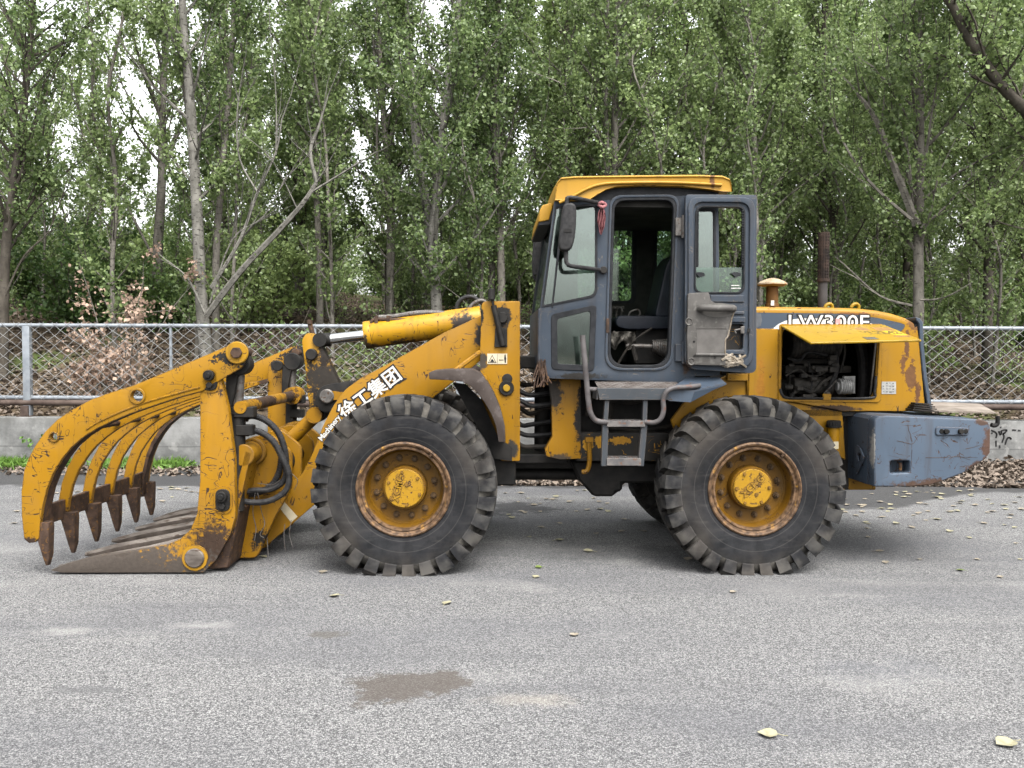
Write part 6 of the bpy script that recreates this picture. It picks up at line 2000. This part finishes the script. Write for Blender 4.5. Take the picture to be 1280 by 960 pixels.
# ------------------------------------------------------------------ hood with engine bay
def hood():
    YH = -.62
    prof = [(930, 383.5), (960, 383.5), (1000, 384), (1040, 384.5), (1072, 385.5), (1095, 388), (1115, 392), (1132, 397.5), (1142, 403)]
    pl = PL(prof, YH)
    # side plate below the shoulder
    sh = .055
    bay_px = [(978, 411), (1097, 411), (1093, 489), (1088, 497.5), (985, 498), (976, 491)]
    side_px_low = [(1146, 408), (1148, 425), (1152, 470), (1156, 514), (1052, 514), (1045, 512), (975, 500), (940, 500), (934, 499)]
    side = [(x, z - sh) for x, z in pl] + PL(side_px_low, YH)
    bay = fillet(PL(bay_px, YH), [.05, .02, .03, .05, .06, .04], 5)
    hd = MB().prism(side, YH - .01, YH + .02, 0, (bay,)).build('hood', M_HOOD, ROOT, bevel=.004)
    MB().prism(side, .60, .63).build('hood_side', M_HOOD, hd)
    # pressed frame round the bay
    fo = fillet(PL([(973, 405), (1103, 405), (1100, 500), (1097, 503), (972, 502)], YH), .02, 2)
    MB().prism(fo, YH - .022, YH - .011, 0, (fillet(PL([(977, 409), (1098.5, 409), (1094, 494), (1089, 499), (984, 499), (975, 491)], YH), .04, 4),)).build('bay_frame', M_HOOD, hd, bevel=.004)
    MB().tube([P(a, c, YH - .024) for a, c in [(975, 486), (978, 494), (986, 497.5), (1024, 498), (1088, 497.5), (1093, 490), (1095, 470)]], .011, 8, 0, 4).build('bay_seal', M_HOSE, hd)
    p0 = P(1027, 492, YH); p1 = P(1037, 500, YH)
    MB().box((p0.x, YH - .035, p1.z), (p1.x, YH - .012, p0.z)).build('latch_plate', M_HOOD, hd, bevel=.003)
    # rib panel left of the bay
    q0 = P(936, 398, YH); q1 = P(971, 499, YH)
    MB().box((q0.x, YH - .02, q1.z), (q1.x, YH - .011, P(971, 411, YH).z)).build('front_panel', M_HOOD, hd, bevel=.005)
    MB().box((P(908, 470, YH).x, YH - .03, P(908, 476, YH).z), (P(934, 480, YH).x, YH + .02, P(934, 467, YH).z)).build('front_skirt', M_HOOD, hd, bevel=.004)
    # top with rounded shoulders
    ys = []
    for s in (-1, 1): pass
    sec = [(-.628, -.06), (-.632, -.03), (-.622, -.012), (-.600, 0.0), (-.40, .012), (0, .02), (.40, .012), (.600, 0), (.622, -.012), (.632, -.03), (.628, -.06)]
    vs = []; n = len(sec)
    for i, (x, z) in enumerate(pl):
        for y, dz in sec: vs.append((x, y, z + dz))
    fs = [(i * n + j, i * n + j + 1, (i + 1) * n + j + 1, (i + 1) * n + j) for i in range(len(pl) - 1) for j in range(n - 1)]
    # turned down rear lip
    k = len(pl) - 1
    for y, dz in sec: vs.append((pl[-1][0] + .02, y, pl[-1][1] + min(dz, -.02) - .06))
    fs += [(k * n + j, k * n + j + 1, (k + 1) * n + j + 1, (k + 1) * n + j) for j in range(n - 1)]
    MB().add(vs, fs).build('hood_top', M_HOOD, hd, ang=60)
    # lifting eyes
    for px in (1036, 1069):
        p = P(px, 384.5, -.3)
        MB().tube([p + Vector((-.035, 0, 0)), p + Vector((-.02, 0, .022)), p + Vector((.01, 0, .032)), p + Vector((.03, 0, .015)), p + Vector((.03, 0, -.01))], .014, 8, 0, 4).build('lifting_eye', M_COVER, hd)
    # blue grey stripe with white swoosh and lettering
    s1 = PL([(943, 390.8), (1000, 391.3), (1045, 392), (1075, 394), (1100, 398), (1125, 403.5), (1131, 406), (1130, 410), (1126, 414), (1120, 416), (943, 410.5)], YH - .01)
    st = MB().prism(s1, YH - .0145, YH - .0105).build('stripe', M_BLUE, hd)
    s2 = PL([(943, 391), (951, 392), (952.5, 400), (951, 407), (946, 410), (943, 410)], YH - .015)
    MB().prism(s2, YH - .017, YH - .0148).build('stripe_patch', rough_mat('dark_worn_patch', (.07, .075, .085), (.11, .118, .13), 9, .6), st)
    s3 = PL([(967, 410), (973, 405), (983, 400.5), (1000, 398), (1040, 398), (1075, 401), (1095, 406), (1095, 412), (967, 412)], YH - .015)
    MB().prism(s3, YH - .0168, YH - .0148).build('white_swoosh', M_WHITE, st)
    def put(body, size, bold, y, m, name):
        vs, fs = text_mesh(body, size, bold, .0008)
        mnx = min(v.x for v in vs); mxx = max(v.x for v in vs); mnz = min(v.y for v in vs); mxz = max(v.y for v in vs)
        a = P(985.5, 411.5, YH - .015); b = P(1086, 394, YH - .015)
        bx = bold * .9
        Q = [Vector((a.x + (v.x - (mnx + bx)) / (mxx - mnx - 2 * bx) * (b.x - a.x), y - v.z, a.z + (v.y - (mnz + bx)) / (mxz - mnz - 2 * bx) * (b.z - a.z))) for v in vs]
        MB().add(Q, fs).build(name, m, st, recalc=False)
    put('LW300F', .2, .013, YH - .0185, M_INK, 'lettering_outline')
    put('LW300F', .2, .0015, YH - .0205, M_WHITE, 'lettering')
    c = P(1047.5, 401.5, YH - .02)
    MB().box((c.x - .02, YH - .0215, c.z - .02), (c.x + .02, YH - .0200, c.z + .02)).build('red_print', M_PINK, st)
    # opened cover, hinged at the top of the bay and propped outwards
    h0 = P(976.5, 408, YH - .02); h1 = P(1105, 407, YH - .02)
    YO = YH - .72
    e0 = P(1013, 429.3, YO); e1 = P(1152, 426, YO)
    nrm = (e0 - h0).cross(h1 - h0).normalized()
    if nrm.z < 0: nrm = -nrm
    T = .016
    top = [h0, h1, e1, e0]
    cv = MB().add([p + nrm * T * .5 for p in top] + [p - nrm * T * .5 for p in top], [(0, 1, 2, 3), (7, 6, 5, 4), (0, 4, 5, 1), (1, 5, 6, 2), (2, 6, 7, 3), (3, 7, 4, 0)])
    dn = Vector((0, 0, -.022))
    cover = cv.build('engine_cover', M_COVER, ROOT, bevel=.004)
    # things lying on the cover's face: plate with worn figures, latch, faded bars
    def on(u, v, h=.0095): return h0.lerp(h1, u).lerp(e0.lerp(e1, u), v) + nrm * h
    def patch(u0, u1, v0, v1, m, name, h=.0095):
        q = [on(u0, v0, h), on(u1, v0, h), on(u1, v1, h), on(u0, v1, h)]
        MB().add(q + [p - nrm * .0012 for p in q], [(0, 1, 2, 3), (7, 6, 5, 4), (0, 4, 5, 1), (1, 5, 6, 2), (2, 6, 7, 3), (3, 7, 4, 0)]).build(name, m, cover)
    sf = rough_mat('faded_brown_print', (.17, .10, .035), (.28, .15, .045), 30, .6)
    patch(.60, .975, .42, .72, rough_mat('lemon_plate_paint', (.40, .27, .012), (.50, .35, .02), 30, .6), 'number_plate', .0088)
    patch(.63, .75, .22, .40, sf, 'faded_print'); patch(.80, .97, .20, .42, sf, 'faded_print')
    patch(.70, .98, .74, .82, rough_mat('dark_worn_line', (.16, .085, .035), (.30, .15, .04), 30, .6), 'worn_line')
    patch(.53, .64, .80, .93, M_STEEL, 'cover_latch', .011)
    vs, fs = text_mesh('YLZL42', .2, .008, .0006)
    mnx = min(v.x for v in vs); mxx = max(v.x for v in vs)
    Q = [on(.60 + .36 * (v.x - mnx) / (mxx - mnx), .55 - v.y * 1.2, .0100 + v.z * .5) for v in vs]
    MB().add(Q, fs).build('plate_figures', rough_mat('worn_black_figures', (.06, .045, .015), (.22, .15, .02), 40, .7), cover, recalc=False)
    # prop rod
    MB().cyl(P(1088, 493, YH + .03), P(1096, 412, YH - .05), .008, n=8).build('prop_rod', M_STEEL, cover)
    # rear surround strip
    o = PL([(1142, 396.5), (1147, 398), (1151, 403), (1152, 430), (1156, 470), (1163, 512), (1158, 515), (1151, 470), (1147, 430), (1146, 405), (1142, 400)], -.60)
    MB().prism(o, -.64, .64).build('rear_surround', M_BLUE, hd, bevel=.006)
    MB().prism(PL([(1142, 404), (1146.5, 408), (1148, 440), (1156, 513), (1146, 513)], -.60), -.615, .6).build('rear_grille', M_BLACK, hd)
    # white notice on the rear corner
    s = PL([(1102, 477), (1120, 477), (1120, 492.5), (1102, 492.5)], YH - .012)
    nt = MB().prism(s, YH - .0135, YH - .0105).build('notice', rough_mat('faded_notice', (.26, .26, .25), (.40, .395, .37), 30, .7), hd)
    rnd = random.Random(31)
    mb = MB()
    for k in range(16):
        x = 1103.5 + (k % 4) * 4; y = 478.5 + (k // 4) * 3.6
        a = P(x, y, YH - .014); b = P(x + rnd.uniform(1.5, 3.2), y + rnd.uniform(.5, 1.6), YH - .014)
        mb.box((a.x, YH - .0143, b.z), (b.x, YH - .0134, a.z))
    mb.build('worn_print', rough_mat('grey_print', (.07, .07, .068), (.16, .16, .155), 20, .7), nt)

    # ---- engine inside the bay
    xa, xb = P(940, 450, YH).x, P(1130, 450, YH).x
    zb, zt = P(1000, 505, YH).z, P(1000, 408, YH).z
    MB().box((xa, .30, zb - .1), (xb, .32, zt)).box((xa, -.60, zb - .1), (xb, .3, zb - .05)).box((xa, YH + .03, zb), (xa + .02, .3, zt)).build('bay_lining', M_BLACK, ROOT)
    def pp(a, b, y): return P(a, b, y)
    eb = MB().box(pp(985, 500, -.24), pp(1040, 470, .1) + Vector((0, .2, 0))).box(pp(982, 466, -.30), pp(1042, 456, .1)).box(pp(990, 455, -.26), pp(1030, 440, .1)).cyl(pp(990, 482, -.33), pp(1034, 482, -.33), .075, n=20).cyl(pp(1034, 482, -.33), pp(1039, 482, -.33), .09, n=20)
    for k in range(4): eb.box(pp(986 + 14 * k, 498, -.30), pp(990 + 14 * k, 468, -.2))
    M_ENG = rough_mat('oily_cast_iron', (.018, .017, .016), (.075, .068, .06), 16, .6, .5, .01)
    eng = eb.build('engine_block', M_ENG, ROOT, bevel=.02, seg=2)
    a = pp(985, 428, -.30); b = pp(1046, 428, -.30)
    mb = MB().cyl(a, b, .135, n=28)
    for k in range(16):
        c = a.lerp(b, (k + .5) / 16); mb.cyl(c - Vector((.006, 0, 0)), c + Vector((.006, 0, 0)), .142, n=28)
    mb.build('air_filter', M_ENG, eng)
    al = MB().cyl(pp(1049, 483, -.42), pp(1063, 483, -.42), .062, n=22)
    for k in range(6):
        c = pp(1049, 483, -.42).lerp(pp(1063, 483, -.42), k / 5); al.cyl(c - Vector((.006, 0, 0)), c + Vector((.006, 0, 0)), .068, n=22)
    al.cyl(pp(1045, 483, -.42), pp(1049, 483, -.42), .04, n=16).box(pp(1055, 474, -.44), pp(1063, 470, -.40)).box(pp(1064, 492, -.44), pp(1067, 470, -.40))
    al.build('alternator', rough_mat('cast_aluminium', (.26, .26, .26), (.42, .42, .41), 20, .45, .2, .002), eng, bevel=.003)
    MB().tube([pp(1044, 440, -.4), pp(1046, 460, -.42), pp(1040, 478, -.42), pp(1032, 494, -.42)], .022, 8, 0, 6).build('coolant_hose', M_HOSE, eng)
    MB().tube([pp(1030, 492, -.46), pp(1038, 484, -.46), pp(1046, 475, -.46)], .006, 6, 0, 4).build('cable', M_STEEL, eng)
    o = pp(1084, 455, -.2)
    MB().tube([pp(1070, 412, -.35), pp(1078, 440, -.35), pp(1080, 470, -.35), pp(1078, 498, -.35)], .05, 10, 0, 5).build('fan_shroud', M_HOSE, eng)
    MB().box(pp(1088, 500, -.45), pp(1098, 410, .3)).build('radiator', M_BLACK, eng)
    rnd = random.Random(17)
    mb = MB()
    for k, pts in enumerate([[(982, 470), (998, 462), (1012, 470), (1030, 466), (1044, 452)], [(984, 448), (1000, 450), (1010, 440), (1034, 444)], [(988, 496), (1000, 486), (1016, 490), (1028, 478), (1042, 470)], [(1010, 452), (1016, 470), (1012, 492)], [(1052, 416), (1056, 440), (1050, 466)]]):
        MB().tube([pp(x_, y_, -.43 + .01 * k) for x_, y_ in pts], .009 + .003 * (k % 3), 8, 0, 6).build('cable', M_HOSE if k % 2 else M_ENG, eng)
    for k in range(26):
        px, py = rnd.uniform(982, 1046), rnd.uniform(446, 496)
        c = pp(px, py, rnd.uniform(-.46, -.39)); s = rnd.uniform(.012, .035)
        if k % 2: mb.box(c - Vector((s, s, s * .7)), c + Vector((s, s, s * .7)))
        else: mb.cyl(c - Vector((s, 0, 0)), c + Vector((s, 0, 0)), s * .7, n=12)
    mb.build('engine_fitting', M_ENG, eng, bevel=.004)
hood()

# ------------------------------------------------------------------ exhaust stack and air pre cleaner
def stacks():
    a = P(1028.5, 384, 0); b = P(1028.5, 291.5, 0); mid = P(1028.5, 348, 0)
    ex = MB().cyl(a - Vector((0, 0, .3)), mid, .041, n=20).build('exhaust_stack', rough_mat('sooty_pipe', (.030, .028, .028), (.062, .057, .056), 8, .6, .2, .003), ROOT)
    # perforated guard
    r = .049; z0 = mid.z - .01; z1 = b.z
    b_ = NB('perforated_rusty_guard')
    n1 = b_.noise(16, 5)
    m = b_.done(b_.bsdf(b_.mix(b_.ss(n1, .35, .65), (.009, .0065, .0055), (.026, .017, .013)), .8, 0, .3, n1, .4, .004))
    mb = MB()
    NA, NZ = 14, 15
    # grid of ribs leaving round-cornered holes, a dark pipe inside
    for k in range(NZ + 1):
        z = z0 + (z1 - z0) * k / NZ
        mb.lathe([(z - .0065, r - .004), (z - .0065, r), (z + .0065, r), (z + .0065, r - .004)], (a.x, a.y, 0), 28, 0, 'z')
    for i in range(NA):
        t = 2 * math.pi * i / NA
        c = Vector((a.x + (r - .002) * math.cos(t), a.y + (r - .002) * math.sin(t), 0))
        mb.box((-.004, -.0065, z0), (.002, .0065, z1), 0, Matrix.Translation(c) @ Matrix.Rotation(t, 4, 'Z'))
    mb.build('perforated_guard', m, ex)
    MB().cyl((a.x, a.y, z0 - .01), (a.x, a.y, z1 - .02), .038, n=18).build('inner_pipe', M_BLACK, ex)
    MB().lathe([(z0 - .02, .042), (z0 - .02, .055), (z0 + .01, .055), (z0 + .01, .043)], (a.x, a.y, 0), 24, 0, 'z').build('guard_collar', m, ex)
    p = P(965, 384, -.1)
    t1 = P(965, 358, -.1).z
    pc = MB().cyl((p.x, p.y, p.z - .05), (p.x, p.y, t1), .052, n=22).cyl((p.x, p.y, p.z + .0), (p.x, p.y, p.z + .03), .06, n=22).build('air_precleaner', M_PRERUST, ROOT, bevel=.004)
    zc = P(965, 356, -.1).z; zt = P(965, 347.5, -.1).z
    MB().lathe([(zc - .015, .02), (zc - .012, .105), (zc + .0, .128), (zc + .012, .126), (zc + .03, .10), (zt - .008, .05), (zt, .012), (zt, .0005)], (p.x, p.y, 0), 32, 0, 'z').build('rain_cap', M_CREAMCAP, pc)
    q = P(964.5, 382, -.16)
    MB().box((q.x - .008, q.y - .008, q.z - .0), (q.x + .02, q.y + .006, q.z + .045)).build('tag', M_WHITE, pc)
stacks()

# ------------------------------------------------------------------ counterweight
def counterweight():
    YC = -1.0
    o = PL([(1093, 525), (1097, 520.5), (1110, 519.5), (1226, 524.5), (1236, 527), (1238.5, 534), (1238, 566), (1232, 574), (1205, 591), (1180, 601), (1163, 606.5), (1140, 608.5), (1093, 608.5)], YC)
    fx = o[0][0]
    hole = fillet(PL([(1113, 576), (1137.5, 576), (1137.5, 591), (1113, 592)], YC), .02, 4)
    # outer block with a pocket, body behind it
    cw = MB().prism(o, YC, YC + .12, 0, (hole,)).build('counterweight', M_CW, ROOT, bevel=.022, seg=3)
    o_in = [(x + .0, z) for x, z in o]
    # front faces slope down towards the middle
    bd = MB().prism(o_in, YC + .12, -YC).build('weight_body', M_CW, cw)
    # front wing reaching inwards, lower edge rising
    w = P(1054, 517, -.33)
    zt = P(1093, 520, YC).z - .01; zb = o[-1][1]
    vs = []
    # lugs and rail on the side face
    p0 = P(1169, 533, YC); p1 = P(1210, 544, YC)
    rl = fillet([(p0.x, p0.z), (p1.x, p0.z - .01), (p1.x, p1.z), (p0.x, p1.z)], .02, 3)
    MB().prism(rl, YC - .014, YC - .001).build('light_bracket', M_CW, cw, bevel=.005)
    mb = MB()
    for px in (1176, 1181, 1199, 1206):
        p = P(px, 539, YC); mb.cyl((p.x, YC - .04 if px in (1181, 1199) else YC - .018, p.z), (p.x, YC - .012, p.z), .020, n=14)
    mb.build('bracket_bolt', M_BLACK, cw, bevel=.003)
    p = P(1181, 539, YC)
    # triangular lashing eye on the front face
    tri = [(-.86, .87), (-.73, .93), (-.73, .62)]
    x = fx - .012
    e = P(1062, 572, -.55)
    yy = lambda px: None
    zc = P(1066, 570, -.7).z
    vs = [(-.86, zc + .005), (-.78, zc + .075), (-.70, zc + .095), (-.70, zc - .16)]
    hole2 = circ((-.775, zc), .035, 16)
    m3 = MB().prism(fillet(vs, .02, 3), -.014, 0.0, 0, (hole2,))
    m3.v = [(fx - .004 + y, x_, z_) for (x_, y, z_) in m3.v]
    m3.build('lashing_eye', M_CW, cw, bevel=.003)
    p = P(1126, 584, YC)
    MB().cyl((p.x + .02, YC + .05, p.z - .035), (p.x + .02, YC + .05, p.z + .03), .012, n=10).build('pocket_pin', M_RUSTED, cw)
    # gouges scraped through the paint
    for pts in ([(1135, 531), (1136, 538), (1138.5, 544), (1140, 554), (1139, 561)], [(1121, 551), (1131, 553), (1140, 555), (1145, 550), (1148, 545), (1158, 544)], [(1157, 572), (1175, 572), (1190, 571), (1222, 572)],
                [(1186, 574), (1195, 570), (1204, 572), (1213, 575)], [(1207, 561), (1217, 559), (1226, 556)], [(1140, 562), (1139.5, 575), (1140, 584)]):
        MB().tube([P(a_, b__, YC - .0005) for a_, b__ in pts], .0022, 5, 0, 4, r1=.001).build('gouge', M_RUSTED, cw)
    # black hook at the tail
    MB().tube([P(1239, 531, -.6), P(1243, 532, -.6), P(1246.5, 530, -.6), P(1247, 526, -.6), P(1247, 520, -.6)], .018, 10, 0, 5).build('tail_hook', M_BLACK, cw)
    # worn sheets lying on top, things of their own
    top = max(z for x_, z in o)
    a = P(1140, 523, -.3); b = P(1244, 527, -.3)
    sh = MB()
    z = a.z
    vs = [(P(1150, 520, -.7).x, -.72, top + .012), (P(1244, 526, -.7).x, -.70, top - .004), (P(1232, 524, 0).x, .10, top + .02), (P(1150, 518, 0).x, .12, top + .04)]
    sh.add(vs + [(x_, y_, z_ + .012) for x_, y_, z_ in vs], [(3, 2, 1, 0), (4, 5, 6, 7), (0, 1, 5, 4), (1, 2, 6, 5), (2, 3, 7, 6), (3, 0, 4, 7)])
    s = sh.build('weathered_board', M_CARD, None, center=True, M=LOADER_M)
    tag(s, 'thin weathered brown board lying on the counterweight, overhanging its tail', 'board')
    mb = MB()
    for k in range(4):
        x0 = P(1138 + 2 * k, 520, -.72).x; x1 = P(1170 - 1 * k, 520, -.72).x
        zz = top + .012 + .017 * k
        mb.box((x0, -.76 + .02 * k, zz), (x1, -.30, zz + .010), 0, Matrix.Translation((0, 0, 0)) @ Matrix.Rotation(R(0), 4, 'Y'))
    s = mb.build('black_slat_mat', M_CARD_DARK, None, center=True, M=LOADER_M @ Matrix.Translation((x0, 0, top)) @ Matrix.Rotation(R(4.5), 4, 'Y') @ Matrix.Translation((-x0, 0, -top + .012)))
    tag(s, 'blackened folded grille mat lying on the counterweight behind the hood', 'mat')
counterweight()
